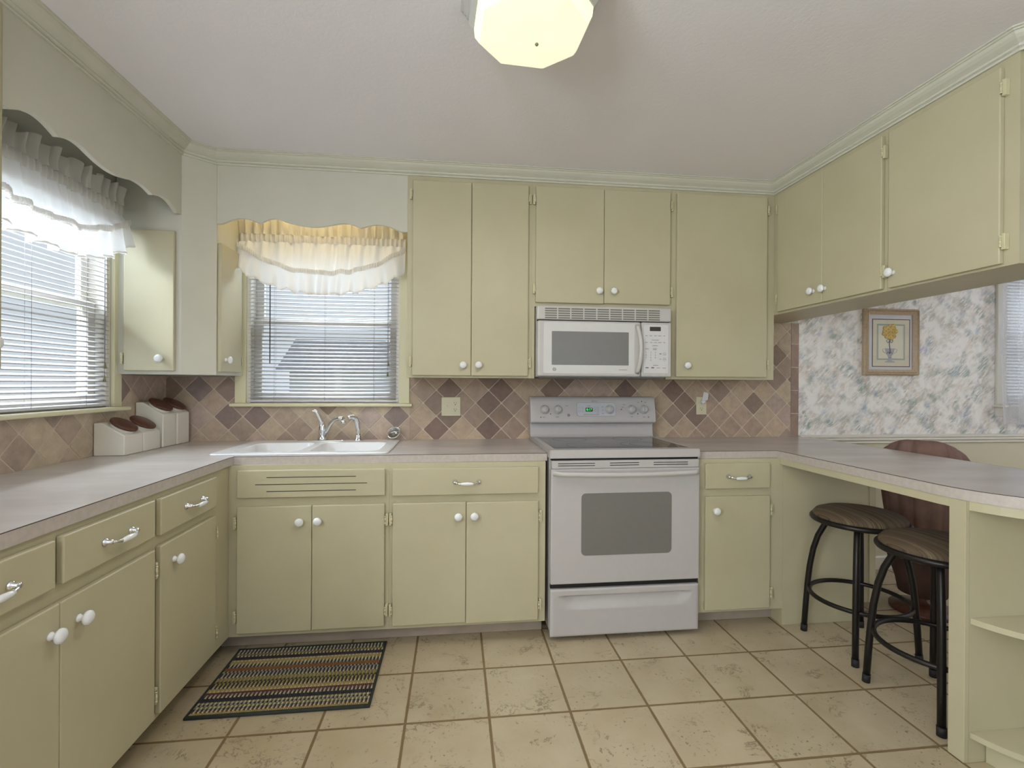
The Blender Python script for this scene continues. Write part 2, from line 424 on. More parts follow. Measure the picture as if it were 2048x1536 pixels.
def sweep(path, prof, closed=False):
    """sweep (out,z) profile along a plan polyline; 'out' is to the right hand of the direction"""
    mb = MB(); rings = []
    n = len(path)
    for i, p in enumerate(path):
        p = Vector(p)
        d0 = (p-Vector(path[i-1])).normalized() if i > 0 else None
        d1 = (Vector(path[i+1])-p).normalized() if i < n-1 else None
        if d0 is None: d0 = d1
        if d1 is None: d1 = d0
        n0 = Vector((d0.y, -d0.x)); n1 = Vector((d1.y, -d1.x)); mm = (n0+n1).normalized(); k = 1/max(.3, mm.dot(n0))
        rings.append([mb.bm.verts.new((p.x+mm.x*k*o, p.y+mm.y*k*o, z)) for o, z in prof])
    m_ = len(prof)
    for A, B in zip(rings, rings[1:]):
        for j in range(m_): mb.bm.faces.new([A[j], A[(j+1) % m_], B[(j+1) % m_], B[j]])
    mb.bm.faces.new(rings[0]); mb.bm.faces.new(rings[-1][::-1])
    bmesh.ops.recalc_face_normals(mb.bm, faces=mb.bm.faces[:])
    return mb
z0 = 2.386
crown_prof = [(0, z0), (.008, z0), (.010, z0+.006), (.006, z0+.011), (.014, z0+.014), (.016, z0+.020), (.013, z0+.024), (.020, z0+.028), (.030, z0+.034), (.040, z0+.043), (.046, z0+.052), (.052, z0+.054), (.052, z0+.058), (.060, z0+.060), (.060, ZC-.0005), (0, ZC-.0005)]
XV, YV = .307, -.331                   # planes of the valances / upper faces
XR_ = 3.544
endcurve = [(XR_, -1.59), (3.60, -1.66), (3.68, -1.69), (3.77, -1.64), (3.83, -1.52), (3.852, -1.36)]
struct('trim_1', sweep([(XV, YF+.4), (XV, -.427), (.427, YV), (XR_, YV)]+endcurve+[(3.852, -.003)], crown_prof), M['wallp'])
struct('trim_2', sweep([(3.9535, -.0005), (XE-.0005, -.0005)], [(0, .862), (.010, .862), (.018, .868), (.014, .876), (.022, .884), (.030, .890), (.024, .900), (.034, .908), (.034, .918), (.010, .924), (0, .924)]), M['trimw'])
struct('baseboard_back', sweep([(3.96, -.0005), (XE-.0005, -.0005)], [(0, 0.0005), (.014, 0.0005), (.014, .08), (.006, .09), (0, .09)]), M['trimw'])
struct('baseboard_right', sweep([(XE-.0005, -.02), (XE-.0005, YF+.0005)], [(0, 0.0005), (.014, 0.0005), (.014, .08), (.006, .09), (0, .09)]), M['trimw'])

# ------------------------------------------------------------------ windows (frame units, sashes, panes, casing, stool)
def window(n, fr, u0, u1, z0, z1, cas0, cas1, stool=True, apron=False):
    """local frame: opening u0..u1 in the plane y=0, wall goes to +y"""
    W = struct('window_%d' % n, MB(FR[fr]).box(u0, u0+.02, .005, .12, z0, z1).box(u1-.02, u1, .005, .12, z0, z1).box(u0+.02, u1-.02, .005, .12, z1-.02, z1).box(u0+.02, u1-.02, .02, .12, z0, z0+.02), M['trimw'])
    mid = z0+.49*(z1-z0)
    for nm, a, b, y in (('lower_sash', z0+.02, mid+.02, .055), ('upper_sash', mid-.015, z1-.02, .085)):
        f = MB(FR[fr]); x0, x1 = u0+.02, u1-.02; t = .045
        f.box(x0, x0+t, y, y+.028, a, b, .004).box(x1-t, x1, y, y+.028, a, b, .004).box(x0+t, x1-t, y, y+.028, a, a+t, .004).box(x0+t, x1-t, y, y+.028, b-t*.8, b, .004)
        s = obj('window_sash', f, M['trimw'], W)
        obj('window_pane', MB(FR[fr]).box(x0+t-.005, x1-t+.005, y+.011, y+.015, a+t-.005, b-t*.8+.005), M['glass'], s)
    c = MB(FR[fr]); e = .018
    c.box(cas0, u0, -e, -.0005, z0-.0, z1+.06, .003).box(u1, cas1, -e, -.0005, z0-.0, z1+.06, .003).box(u0, u1, -e, -.0005, z1, z1+.06, .003)
    cm = M['trimw'] if n == 3 else M['casing']
    obj('window_casing', c, cm, W)
    if stool:
        obj('window_stool', MB(FR[fr]).box(cas0-.018, cas1+.018, -.052, .018, z0-.019, z0, .006), cm, W)
    if apron: obj('window_apron', MB(FR[fr]).box(cas0, cas1, -.018, -.0005, z0-.085, z0-.0195, .004), cm, W)
    return W
window(1, 'B', WB[0], WB[1], WB[2], WB[3], .384, 1.387)
window(2, 'L', WL[0], WL[1], WL[2], WL[3], -1.382, -.395)
window(3, 'B', WD[0], WD[1], WD[2], WD[3], 5.465, 6.735, True, True)
# rear patio door and dining side window added out of view to light the room
d = MB(); x0, x1 = .9, 3.9
d.box(x0, x1, YF-.12, YF-.03, 2.10, 2.15); d.box(x0, x1, YF-.12, YF-.03, .03, .08)
for x in (x0, 2.37, x1-.06): d.box(x, x+.06, YF-.12, YF-.03, .08, 2.10)
dd = struct('added_door_1', d, M['trimw']); obj('door_pane', MB().box(x0+.05, x1-.05, YF-.08, YF-.074, .08, 2.10), M['glass'], dd)
d = MB()
d.box(XE+.03, XE+.12, -3.1, -1.3, .7, .75); d.box(XE+.03, XE+.12, -3.1, -1.3, 2.25, 2.3)
for y in (-3.1, -2.225, -1.35): d.box(XE+.03, XE+.12, y, y+.05, .75, 2.25)
dd = struct('window_4', d, M['trimw']); obj('window_pane', MB().box(XE+.07, XE+.075, -3.06, -1.34, .74, 2.26), M['glass'], dd)

d = MB()  # unseen left window, added to brighten the right-hand hanging cabinets
d.box(-.12, -.03, -4.4, -3.25, .9, .95); d.box(-.12, -.03, -4.4, -3.25, 2.15, 2.2)
for y in (-4.4, -3.30): d.box(-.12, -.03, y, y+.05, .95, 2.15)
dd = struct('window_5', d, M['trimw']); obj('window_pane', MB().box(-.075, -.070, -4.36, -3.29, .94, 2.16), M['glass'], dd)

# ------------------------------------------------------------------ tiled backsplashes
PAL = [((196, 176, 154), 5), ((186, 165, 148), 5), ((178, 158, 142), 4), ((200, 182, 158), 3), ((168, 148, 134), 2.5), ((152, 132, 120), .8), ((190, 170, 158), 3)]
def backsplash(fr, regions, nu, nz, dark, seed, strips=()):
    rnd = random.Random(seed); P = .1602; H = P/2
    out = MB(FR[fr]); cl = []
    for (u0, u1, z0_, z1_) in regions:
        b = bmesh.new(); lay = b.loops.layers.float_color.new('tilecol')
        i0 = int((u0-nu)/H)-2; i1 = int((u1-nu)/H)+2; j0 = int((z0_-nz)/H)-2; j1 = int((z1_-nz)/H)+2
        for i in range(i0, i1+1):
            for j in range(j0, j1+1):
                if (i+j) % 2 == 0: continue      # nodes are even, tile centres odd
                cu, cz = nu+i*H, nz+j*H
                r1 = random.Random(i*1000+j*77+seed)
                key = (i, j)
                col = dark.get(key) or r1.choices([p[0] for p in PAL], [p[1] for p in PAL])[0]
                if fr == 'B' and u0 > 1.3: col = tuple(v*k_ for v, k_ in zip(col, (.95, .93, .91)))
                kk = r1.uniform(.96, 1.04); col = lin(tuple(v*kk for v in col))
                g = .0036; R0 = H-g; R1 = H-g-.003; c_ = .0035
                def ring(R, y, c_=c_):
                    L = []
                    for sx, sz in ((1, 0), (0, 1), (-1, 0), (0, -1)):
                        a = (cu+sx*(R-c_)+sz*c_*(1), cz+sz*(R-c_)-sx*c_) ; bb = (cu+sx*(R-c_)-sz*c_, cz+sz*(R-c_)+sx*c_)
                        L += [(a[0], y, a[1]), (bb[0], y, bb[1])]
                    return [b.verts.new(p) for p in L]
                A = ring(R0, -.003); B = ring(R0, -.0072); D = ring(R1, -.0085)
                fs = []
                for X, Y in ((A, B), (B, D)):
                    for k in range(8): fs.append(b.faces.new([X[k], X[(k+1) % 8], Y[(k+1) % 8], Y[k]]))
                fs.append(b.faces.new(D))
                for f in fs:
                    for lp in f.loops: lp[lay] = (*col, 1)
        for co, no in (((u0, 0, 0), (-1, 0, 0)), ((u1, 0, 0), (1, 0, 0)), ((0, 0, z0_), (0, 0, -1)), ((0, 0, z1_), (0, 0, 1))):
            bmesh.ops.bisect_plane(b, geom=b.verts[:]+b.edges[:]+b.faces[:], plane_co=co, plane_no=no, clear_outer=True)
        cl.append(b)
    b = bmesh.new(); lay = b.loops.layers.float_color.new('tilecol')
    for (u0, u1, z0_, z1_) in strips:
        bb = bmesh.new(); bmesh.ops.create_cube(bb, size=1)
        for v in bb.verts: v.co = Vector((u0+(v.co.x+.5)*(u1-u0), -.001-(v.co.y+.5)*.007, z0_+(v.co.z+.5)*(z1_-z0_)))
        bmesh.ops.bevel(bb, geom=bb.edges[:], offset=.002, segments=1, affect='EDGES')
        l2 = bb.loops.layers.float_color.new('tilecol'); col = lin(rnd.choice([(158, 132, 116), (166, 142, 124), (150, 126, 112)]))
        for f in bb.faces:
            for lp in f.loops: lp[l2] = (*col, 1)
        cl.append(bb)
    b.free()
    me = bpy.data.meshes.new('tiles'); tot = bmesh.new(); lay = tot.loops.layers.float_color.new('tilecol')
    for b in cl:
        l2 = b.loops.layers.float_color['tilecol']; mp = {v: tot.verts.new(FR[fr] @ v.co) for v in b.verts}
        for f in b.faces:
            try: nf = tot.faces.new([mp[v] for v in f.verts])
            except ValueError: continue
            for a, c in zip(nf.loops, f.loops): a[lay] = c[l2]
        b.free()
    bmesh.ops.recalc_face_normals(tot, faces=tot.faces[:])
    tot.to_mesh(me); tot.free(); me.materials.append(M['tile'])
    return me
tz = .914
regB = [(0, .384, tz, 1.2885), (.384, 1.387, tz, 1.116), (1.387, 3.544, tz, 1.2885), (3.544, 3.893, tz, 1.673)]
DK = (136, 114, 104); DK2 = (152, 130, 115); DG = (146, 128, 122)
NB = (1.548, 1.2165)
def key(nu, nz, u, z):
    H = .0801; i = round((u-nu)/H); j = round((z-nz)/H)
    if (i+j) % 2 == 0:
        best = None
        for di, dj in ((1, 0), (-1, 0), (0, 1), (0, -1)):
            dd_ = abs(nu+(i+di)*H-u)+abs(nz+(j+dj)*H-z)
            if best is None or dd_ < best[0]: best = (dd_, i+di, j+dj)
        i, j = best[1:]
    return (i, j)
# dark stones picked out from the photograph: (x, z, colour)
darkB = {key(*NB, x, z): c for x, z, c in [
    (.235, 1.213, DG), (.395, 1.06, DG), (.547, 1.056, DG), (.08, 1.21, DK2), (.98, 1.13, DK2), (1.63, 1.27, DK), (1.86, 1.147, DK), (1.94, 1.22, DK), (1.85, 1.01, DK), (1.56, 1.01, DK), (1.63, 1.0, DK2),
    (2.02, 1.06, DK2), (2.27, 1.22, DK2), (2.75, 1.21, DK), (3.05, 1.215, DK), (3.15, 1.06, DK2), (1.25, 1.06, DG), (3.75, 1.46, DK2)]}
strips = []
zz = tz
while zz < 1.673:
    strips.append((3.897, 3.951, zz+.003, min(zz+.152, 1.673))); zz += .155
meB = backsplash('B', regB, NB[0], NB[1], darkB, 3, strips)
def grout(fr, regs):
    g = MB(FR[fr])
    for u0, u1, a, b in regs: g.box(u0, u1, -.0066, -.0003, a, b)
    return g
bs = tag(obj('tile_backsplash', grout('B', regB+[(3.893, 3.953, tz, 1.673)]), M['grout']), 'tumbled stone diamond tile backsplash along the sink and stove wall', 'backsplash')
o = bpy.data.objects.new('tiles', meB); C.objects.link(o); o.parent = bs
regL = [(-.3955, 0-.0085, tz, 1.292), (-1.40, -.3955, tz, 1.116), (-2.05, -1.40, tz, 1.292)]
meL = backsplash('L', regL, -.311, 1.2173, {}, 11)
bs = tag(obj('tile_backsplash', grout('L', regL), M['grout']), 'tumbled stone diamond tile backsplash on left wall behind the canisters', 'backsplash')
o = bpy.data.objects.new('tiles', meL); C.objects.link(o); o.parent = bs

# ------------------------------------------------------------------ cabinet hardware
def add_knob(parent, fr, u, d, z):
    k = MB(FR[fr]); k.lathe([(0, 0), (.011, 0), (.011, .003), (.0075, .008), (.0075, .013), (.012, .016), (.0185, .020), (.0195, .024), (.018, .029), (.012, .033), (.005, .0345), (0, .0347)], (u, d, z), (0, -1, 0), 20)
    return obj('knob', k, M['porc'], parent)
def add_pull(parent, fr, u, d, z, L=.115):
    h = MB(FR[fr])
    for s in (-1, 1):
        h.lathe([(0, 0), (.012, 0), (.0125, .003), (.009, .007), (.0065, .011), (.0065, .022), (0, .024)], (u+s*L/2, d, z), (0, -1, 0), 14)
    h.tube([(u-L/2, d-.018, z), (u-L*.38, d-.026, z-.003), (u-L*.22, d-.030, z-.005), (u+L*.22, d-.030, z-.005), (u+L*.38, d-.026, z-.003), (u+L/2, d-.018, z)], [.0055, .0042, .0062, .0062, .0042, .0055], 10)
    p = obj('handle', h, M['chrome'], parent)
    g = MB(FR[fr]); g.lathe([(0, -.030), (.0055, -.030), (.0075, -.02), (.009, 0), (.0075, .02), (.0055, .030), (0, .030)], (u, d-.031, z-.005), (1, 0, 0), 14)
    o = obj('handle_grip', g, M['porc'], parent); o['label'] = 'white porcelain grip'
    return p
def add_hinge(parent, fr, u, d, z, side):
    h = MB(FR[fr]); L = .056
    h.tube([(u+side*.004, d-.002, z-L/2+.008), (u+side*.004, d-.002, z+L/2-.008)], .0032, 8)
    for k in range(3): h.tube([(u+side*.004, d-.002, z-.016+k*.016-.004), (u+side*.004, d-.002, z-.016+k*.016+.004)], .0040, 8)
    a, b = sorted((u+side*.004, u+side*.016)); h.box(a, b, d+.0005, d+.0185, z-L/2, z+L/2, .001, 1)
    return obj('hinge', h, M['hinge'], parent)
def door(parent, fr, u0, u1, d, z0, z1, knob=None, hinge=0, hz=None, name='door', th=.0195):
    b = MB(FR[fr]).box(u0, u1, d-th, d-.0005, z0, z1, .004, 3)
    o = obj(name, b, M['cab'], parent)
    if knob: add_knob(o, fr, knob[0], d-th, knob[1])
    if hinge:
        hz = hz or .075
        for z in (z0+hz, z1-hz): add_hinge(o, fr, u0 if hinge < 0 else u1, d-th, z, hinge)
    return o
def drawer(parent, fr, u0, u1, d, z0, z1, pull=True, pu=None):
    o = obj('drawer', MB(FR[fr]).box(u0, u1, d-.0195, d-.0005, z0, z1, .004, 3), M['cab'], parent)
    if pull: add_pull(o, fr, pu if pu is not None else (u0+u1)/2, d-.0195, (z0+z1)/2-.002)
    return o
def carcass(fr, u0, u1, dback, dface, z0, z1, kick=True, cut=None):
    """base carcass with toe-kick recess; local y: dface is the front, dback the back"""
    b = MB(FR[fr]); k = .095
    if kick: b.prism([(dback, .0), (dface+k, .0), (dface+k, z0), (dface, z0), (dface, z1), (dback, z1)], u0, u1, 'x')
    else: b.box(u0, u1, dback, dface, z0, z1)
    return b
ZK = .0878; ZB = .8755; YB = -.656; XL = .635
DT, DB = .6885, .108; DRT, DRB = .8525, .727

# --- back run: sink base (open topped so that the basin hangs in it)
def loc_of(fr, u, d): return (FR[fr] @ Vector((u, d, 0)))
t = thing('base_cabinet', 'cream sink base cabinet with slotted false drawer front above two doors', 'cabinet', (1.0, -.3, 0), 'cream base cabinets')
b = MB(); b.box(XL, 1.354, YB+.095, YB+.11, 0.0005, ZK); b.box(XL, 1.354, YB+.0205, -.01, ZK, ZK+.018); b.box(XL, XL+.02, YB+.0205, -.01, ZK+.0185, ZB); b.box(1.334, 1.354, YB+.0205, -.01, ZK+.0185, ZB); b.box(XL, 1.354, YB, YB+.02, ZK, ZB)
obj('body', b, M['cab'], t)
obj('toe_kick', MB().box(XL-.07, 1.354, YB+.090, YB+.0945, .0005, ZK-.001), M['kick'], t)['label'] = 'grey toe kick board'
fd = MB(); fd.box(.677, 1.3367, YB-.0195, YB-.0005, .7275, .8545, .004, 3)
fd = obj('false_front', fd, M['cab'], t)
sl = MB()
for xa, xb, z in ((.806, 1.204, .8212), (.7564, 1.2544, .7892), (.806, 1.204, .7573)): sl.box(xa, xb, YB-.0199, YB-.019, z-.0016, z+.0016)
obj('slots', sl, M['black'], fd)['label'] = 'three dark slots'
door(t, 'B', .677, 1.0045, YB, DB, DT, (.9565, .617), -1)
door(t, 'B', 1.0065, 1.3355, YB, DB+.002, DT, (1.0364, .6185), 1)
# --- base 2
t = thing('base_cabinet', 'cream base cabinet with one wide drawer over two doors left of stove', 'cabinet', (1.73, -.3, 0), 'cream base cabinets')
obj('body', carcass('B', 1.3545, 2.1085, -.01, YB, ZK, ZB), M['cab'], t)
obj('toe_kick', MB().box(1.3545, 2.1085, YB+.090, YB+.0945, .0005, ZK-.001), M['kick'], t)['label'] = 'grey toe kick board'
drawer(t, 'B', 1.3715, 2.070, YB, .7235, .8525, pu=1.722)
door(t, 'B', 1.3725, 1.7175, YB, DB, DT, (1.682, .6225), -1)
door(t, 'B', 1.7195, 2.0715, YB, DB-.005, DT-.002, (1.7586, .6228), 1)
# --- right of the stove + blank peninsula corner
t = thing('base_cabinet', 'cream single-door base cabinet with a small drawer right of stove', 'cabinet', (3.1, -.3, 0), 'cream base cabinets')
obj('body', carcass('B', 2.906, 3.372, -.01, YB, ZK, ZB), M['cab'], t)
obj('toe_kick', MB().box(2.906, 3.372, YB+.090, YB+.0945, .0005, ZK-.001), M['kick'], t)['label'] = 'tan toe kick board'
drawer(t, 'B', 2.935, 3.288, YB, .7255, .8555)
door(t, 'B', 2.935, 3.2895, YB, .105, .6865, (2.9848, .6163), 1)
t = thing('peninsula_cabinet', 'cream blank-sided corner cabinet under the peninsula behind the far stool', 'cabinet', (3.6, -.3, 0))
b = MB().box(3.3725, 3.80, YB, -.01, .001, ZB).box(3.80, 3.905, YB, -.01, ZK+.01, ZB)
obj('body', b, M['cab'], t); obj('end_stile', MB().box(3.872, 3.908, YB-.004, YB-.0002, ZK+.01, ZB), M['cab'], t)
door(t, 'L', -.62, -.33, -3.905, .12, .84, (-.37, .76)); door(t, 'L', -.32, -.03, -3.905, .12, .84, (-.28, .76))
# --- left run (local u = world y, local y = -world x)
t = thing('base_cabinet', 'cream base cabinet with one small drawer and door in the corner by the rug', 'cabinet', (.3, -.9, 0), 'cream base cabinets')
obj('body', carcass('L', -1.2185, -.6565, -.01, -XL, ZK, ZB), M['cab'], t)
drawer(t, 'L', -1.203, -.8095, -XL, .7255, .8535, pu=-.989)
door(t, 'L', -1.2035, -.813, -XL, DB, .6895, (-1.126, .6167), 1)
t = thing('base_cabinet', 'cream base cabinet with two drawers over double doors under left window', 'cabinet', (.3, -1.6, 0), 'cream base cabinets')
obj('body', carcass('L', -2.05, -1.219, -.01, -XL, ZK, ZB), M['cab'], t)
drawer(t, 'L', -1.623, -1.234, -XL, .7305, .8565, pu=-1.417)
drawer(t, 'L', -2.03, -1.6465, -XL, .7305, .8535, pu=-1.832)
door(t, 'L', -1.631, -1.2335, -XL, DB, .687, (-1.571, .6178), 1)
door(t, 'L', -2.03, -1.6325, -XL, DB, .687, (-1.6434-.02, .6158), -1)

# ------------------------------------------------------------------ countertops
def rrect(x0, x1, y0, y1, r, n=6):
    P = []
    for cx, cy, a0 in ((x1-r, y1-r, 0), (x0+r, y1-r, 90), (x0+r, y0+r, 180), (x1-r, y0+r, 270)):
        for k in range(n+1):
            a = math.radians(a0+90*k/n); P.append((cx+r*math.cos(a), cy+r*math.sin(a)))
    return P
SK = (.512, 1.340, -.605, -.052)
ct = tag(obj('countertop', MB().plate([(.0005, -.009), (2.1195, -.009), (2.1195, -.6365), (.6455, -.6365), (.6455, -2.05), (.0095, -2.05), (.0095, -.009)][1:-1]+[(.0095, -2.05), (.0095, -.009)][:2], [rrect(SK[0]+.02, SK[1]-.02, SK[2]+.02, SK[3]-.02, .03)], .876, .914), M['lam']), 'pinkish grey laminate countertop running round the sink corner', 'countertop')
obj('edge_seam', MB().box(.646, 2.1195, -.6369, -.6364, .9118, .9142).box(.6454, .6459, -2.05, -.6365, .9118, .9142), M['seam'], ct)
obj('edge_band', MB().box(.646, 2.1195, -.6368, -.6364, .876, .9118).box(.6454, .6458, -2.05, -.6365, .876, .9118), M['lam_edge'], ct)
XPI, XPO = 3.352, 4.011
arc = [(3.6815+.3295*math.cos(a), -1.49-.33*math.sin(a)) for a in [PI*k/24 for k in range(25)]]
pen = [(2.8975, -.009), (3.953, -.009), (4.011, -.009)]+arc+[(XPI, -.6365), (2.8975, -.6365)]
ct = tag(obj('countertop', MB().plate(pen, [], .876, .914), M['lam']), 'grey laminate countertop right of stove forming rounded breakfast peninsula', 'countertop')
def band(pts, z0, z1, off):
    mb = MB(); n = len(pts)
    A = []
    for i, p in enumerate(pts):
        p = Vector(p); d0 = (p-Vector(pts[i-1])).normalized() if i else (Vector(pts[1])-p).normalized(); d1 = (Vector(pts[i+1])-p).normalized() if i < n-1 else d0
        nn = (Vector((d0.y, -d0.x))+Vector((d1.y, -d1.x))).normalized(); A.append((p+nn*off, p-nn*off))
    R_ = [[mb.bm.verts.new((*q, z)) for q, z in ((a, z0), (a, z1), (b, z1), (b, z0))] for a, b in A]
    for X, Y in zip(R_, R_[1:]):
        for k in range(4): mb.bm.faces.new([X[k], X[(k+1) % 4], Y[(k+1) % 4], Y[k]])
    mb.bm.faces.new(R_[0]); mb.bm.faces.new(R_[-1][::-1]); bmesh.ops.recalc_face_normals(mb.bm, faces=mb.bm.faces[:]); return mb
eb = [(2.8975, -.6365), (XPI, -.6365)]+arc[::-1]+[(4.011, -.01)]
obj('edge_seam', band(eb, .9118, .9142, .0004), M['seam'], ct)
obj('edge_band', band(eb, .876, .9118, .0003), M['lam_edge'], ct)

# peninsula end shelf with apron rail
t = thing('peninsula_shelf', 'cream open shelf unit with rounded shelves at the peninsula end', 'shelf', (3.68, -1.56, 0))
obj('panel', MB().box(3.372, 3.985, -1.583, -1.563, .001, .8755), M['cab'], t)
obj('stile', MB().box(3.355, 3.3715, -1.583, -1.529, .001, .8755, .0015), M['cab'], t)
ap = [(3.3635, -.658), (3.3635, -1.49)]+[(3.6815+.318*math.cos(a), -1.49-.318*math.sin(a)) for a in [PI-PI*k/24 for k in range(25)]]
obj('apron_rail', band(ap, .845, .8755, .008), M['cab'], t)
def shelfpoly(r): return [(3.6815+r*math.cos(a), -1.49-r*math.sin(a)) for a in [math.radians(18)+(PI-math.radians(36))*k/24 for k in range(25)]]
for z in (.466, .085):
    P = [p for p in shelfpoly(.32) if p[1] < -1.585]
    P = [(3.6815+math.sqrt(.32**2-.095**2), -1.5835)]+P+[(3.6815-math.sqrt(.32**2-.095**2), -1.5835)]
    obj('shelf', MB().prism(P, z, z+.019, 'z'), M['cab'], t)
obj('toe_kick', band([(3.44+.001*k, -1.585-.0*k) for k in (0,)]+[(3.46, -1.66), (3.55, -1.73), (3.68, -1.75), (3.81, -1.73), (3.90, -1.66), (3.92, -1.585)], .001, .084, .006), M['cab'], t)

# ------------------------------------------------------------------ upper cabinets
DTU = 2.3605
def upper(label, fr, u0, u1, dback, dface, z0, z1=ZC-.001, grp='cream wall cabinets'):
    t = thing('wall_cabinet', label, 'cabinet', tuple(loc_of(fr, (u0+u1)/2, dback)) , grp)
    t.location.z = z0
    b = MB(FR[fr]); b.box(u0, u1, dback, dface, z0, z1)
    obj('body', b, M['cab'], t); return t
t = upper('tall cream two-door wall cabinet between window and microwave', 'B', 1.4015, 2.0845, -.010, YV, 1.289)
door(t, 'B', 1.430, 1.7475, YV, 1.3005, DTU-.003, (1.7045, 1.359), -1); door(t, 'B', 1.7495, 2.064, YV, 1.3005, DTU, (1.789, 1.36), 1)
t = upper('short cream two-door wall cabinet above the microwave', 'B', 2.085, 2.9065, -.010, YV, 1.692)
door(t, 'B', 2.105, 2.4955, YV, 1.713, DTU, (2.464, 1.783), -1); door(t, 'B', 2.4975, 2.8895, YV, 1.716, DTU+.001, (2.5487, 1.784), 1)
obj('side_filler', MB().box(2.085, 2.1025, -.010, YV, 1.2885, 1.6915), M['cab'], t); obj('side_filler', MB().box(2.8735, 2.9065, -.010, YV, 1.2885, 1.6915), M['cab'], t)
t = upper('tall cream single-door wall cabinet right of the microwave', 'B', 2.907, 3.5435, -.010, YV, 1.289)
door(t, 'B', 2.929, 3.488, YV, 1.3035, DTU+.003, (2.9867, 1.369), 1)
# hanging cabinets over the peninsula: local u = -world y
t = upper('cream two-door hanging cabinet over peninsula beside the corner', 'R', .011, 1.0925, 3.851, XR_, 1.674)
door(t, 'R', .385, .7315, XR_, 1.686, DTU+.001, (.672, 1.7525), -1); door(t, 'R', .7335, 1.078, XR_, 1.685, DTU, (.7513, 1.7511), 1)
t = upper('large cream single-door hanging cabinet at open end above peninsula', 'R', 1.093, 1.5895, 3.851, XR_, 1.674)
# cut the far corner of this body: rebuild as prism so that the dining side rounds off
bpy.data.objects.remove(t.children[0])
b = MB().prism([(XR_, -1.0935), (XR_, -1.31), (3.852, -1.31), (3.852, -1.0935)], 1.674, ZC-.001, 'z').box(XR_, XR_+.019, -1.59, -1.31, 1.674, ZC-.001)
obj('body', b, M['cab'], t)
door(t, 'R', 1.112, 1.545, XR_, 1.682, DTU, (1.1358, 1.745), 1)
for z in (1.674, 1.92, 2.17, 2.36):
    obj('end_shelf', MB().prism([(XR_+.0195, -1.311), (XR_+.0195, -1.59)]+endcurve[1:]+[(3.852, -1.311)], z, z+(.019 if z < 2.3 else ZC-.002-z), 'z'), M['cab'], t)
# corner cabinet (pentagonal) between the two windows
t = thing('corner_wall_cabinet', 'cream corner wall cabinet with chamfered front between two windows', 'cabinet', (.2, -.2, 1.295))
obj('body', MB().prism([(.010, -.010), (.010, -.427), (XV, -.427), (.427, YV), (.427, -.010)], 1.295, ZC-.001, 'z'), M['wallp'], t)
door(t, 'B', .055, .283, -.427, 1.312, 2.004, (.2263, 1.3723), -1, .06)
door(t, 'L', -.3225, -.075, -.427, 1.312, 1.985, (-.2726, 1.3757), 1, .06)
t = thing('wall_cabinet', 'cream wall cabinet at the near end of left window', 'cabinet', (.15, -1.7, 1.3), 'cream wall cabinets')
obj('body', MB().box(.010, XV, -2.05, -1.3845, 1.295, ZC-.001), M['cab'], t)
door(t, 'L', -2.03, -1.41, -XV, 1.31, DTU, (-1.45, 1.37), -1)

# ------------------------------------------------------------------ scalloped valance boards
def valance(fr, u0, u1, dface, pts, label):
    """pts: lower edge key points (u,z,kind) sampled with smooth lobes"""
    th = .019; lo = []
    for (a, za), (b, zb), bulge in pts:
        n = 12
        for k in range(n): s_ = k/n; lo.append((a+(b-a)*s_, za+(zb-za)*s_+bulge*math.sin(PI*s_)))
    lo.append(pts[-1][1])
    mb = MB(FR[fr]); R_ = [[mb.bm.verts.new(mb.M @ Vector(p)) for p in ((u, dface, z), (u, dface+th, z), (u, dface+th, ZC-.001), (u, dface, ZC-.001))] for u, z in lo]
    for X, Y in zip(R_, R_[1:]):
        for k in range(4): mb.bm.faces.new([X[k], X[(k+1) % 4], Y[(k+1) % 4], Y[k]])
    mb.bm.faces.new(R_[0]); mb.bm.faces.new(R_[-1][::-1]); bmesh.ops.recalc_face_normals(mb.bm, faces=mb.bm.faces[:])
    return tag(obj('scalloped_valance_board', mb, M['wallp']), label, 'valance board')
def lobes(L):
    out = []
    for i in range(len(L)-1): out.append(((L[i][0], L[i][1]), (L[i+1][0], L[i+1][1]), L[i][2]))
    return out
valance('B', .428, 1.401, YV, lobes([(.428, 2.081, 0.), (.452, 2.083, .028), (.640, 2.0925, .021), (.765, 2.108, -.022), (1.035, 2.108, .012), (1.153, 2.0895, .028), (1.365, 2.079, 0.), (1.401, 2.0785, 0)]), 'green grey scalloped valance board above the sink window')
valance('L', -1.384, -.428, -XV, lobes([(-1.384, 2.086, .0), (-1.36, 2.088, .030), (-1.176, 2.096, .012), (-1.06, 2.112, -.025), (-.785, 2.112, .008), (-.657, 2.098, .028), (-.46, 2.086, .0), (-.428, 2.0925, 0)]), 'green grey scalloped valance board over the left wall window')

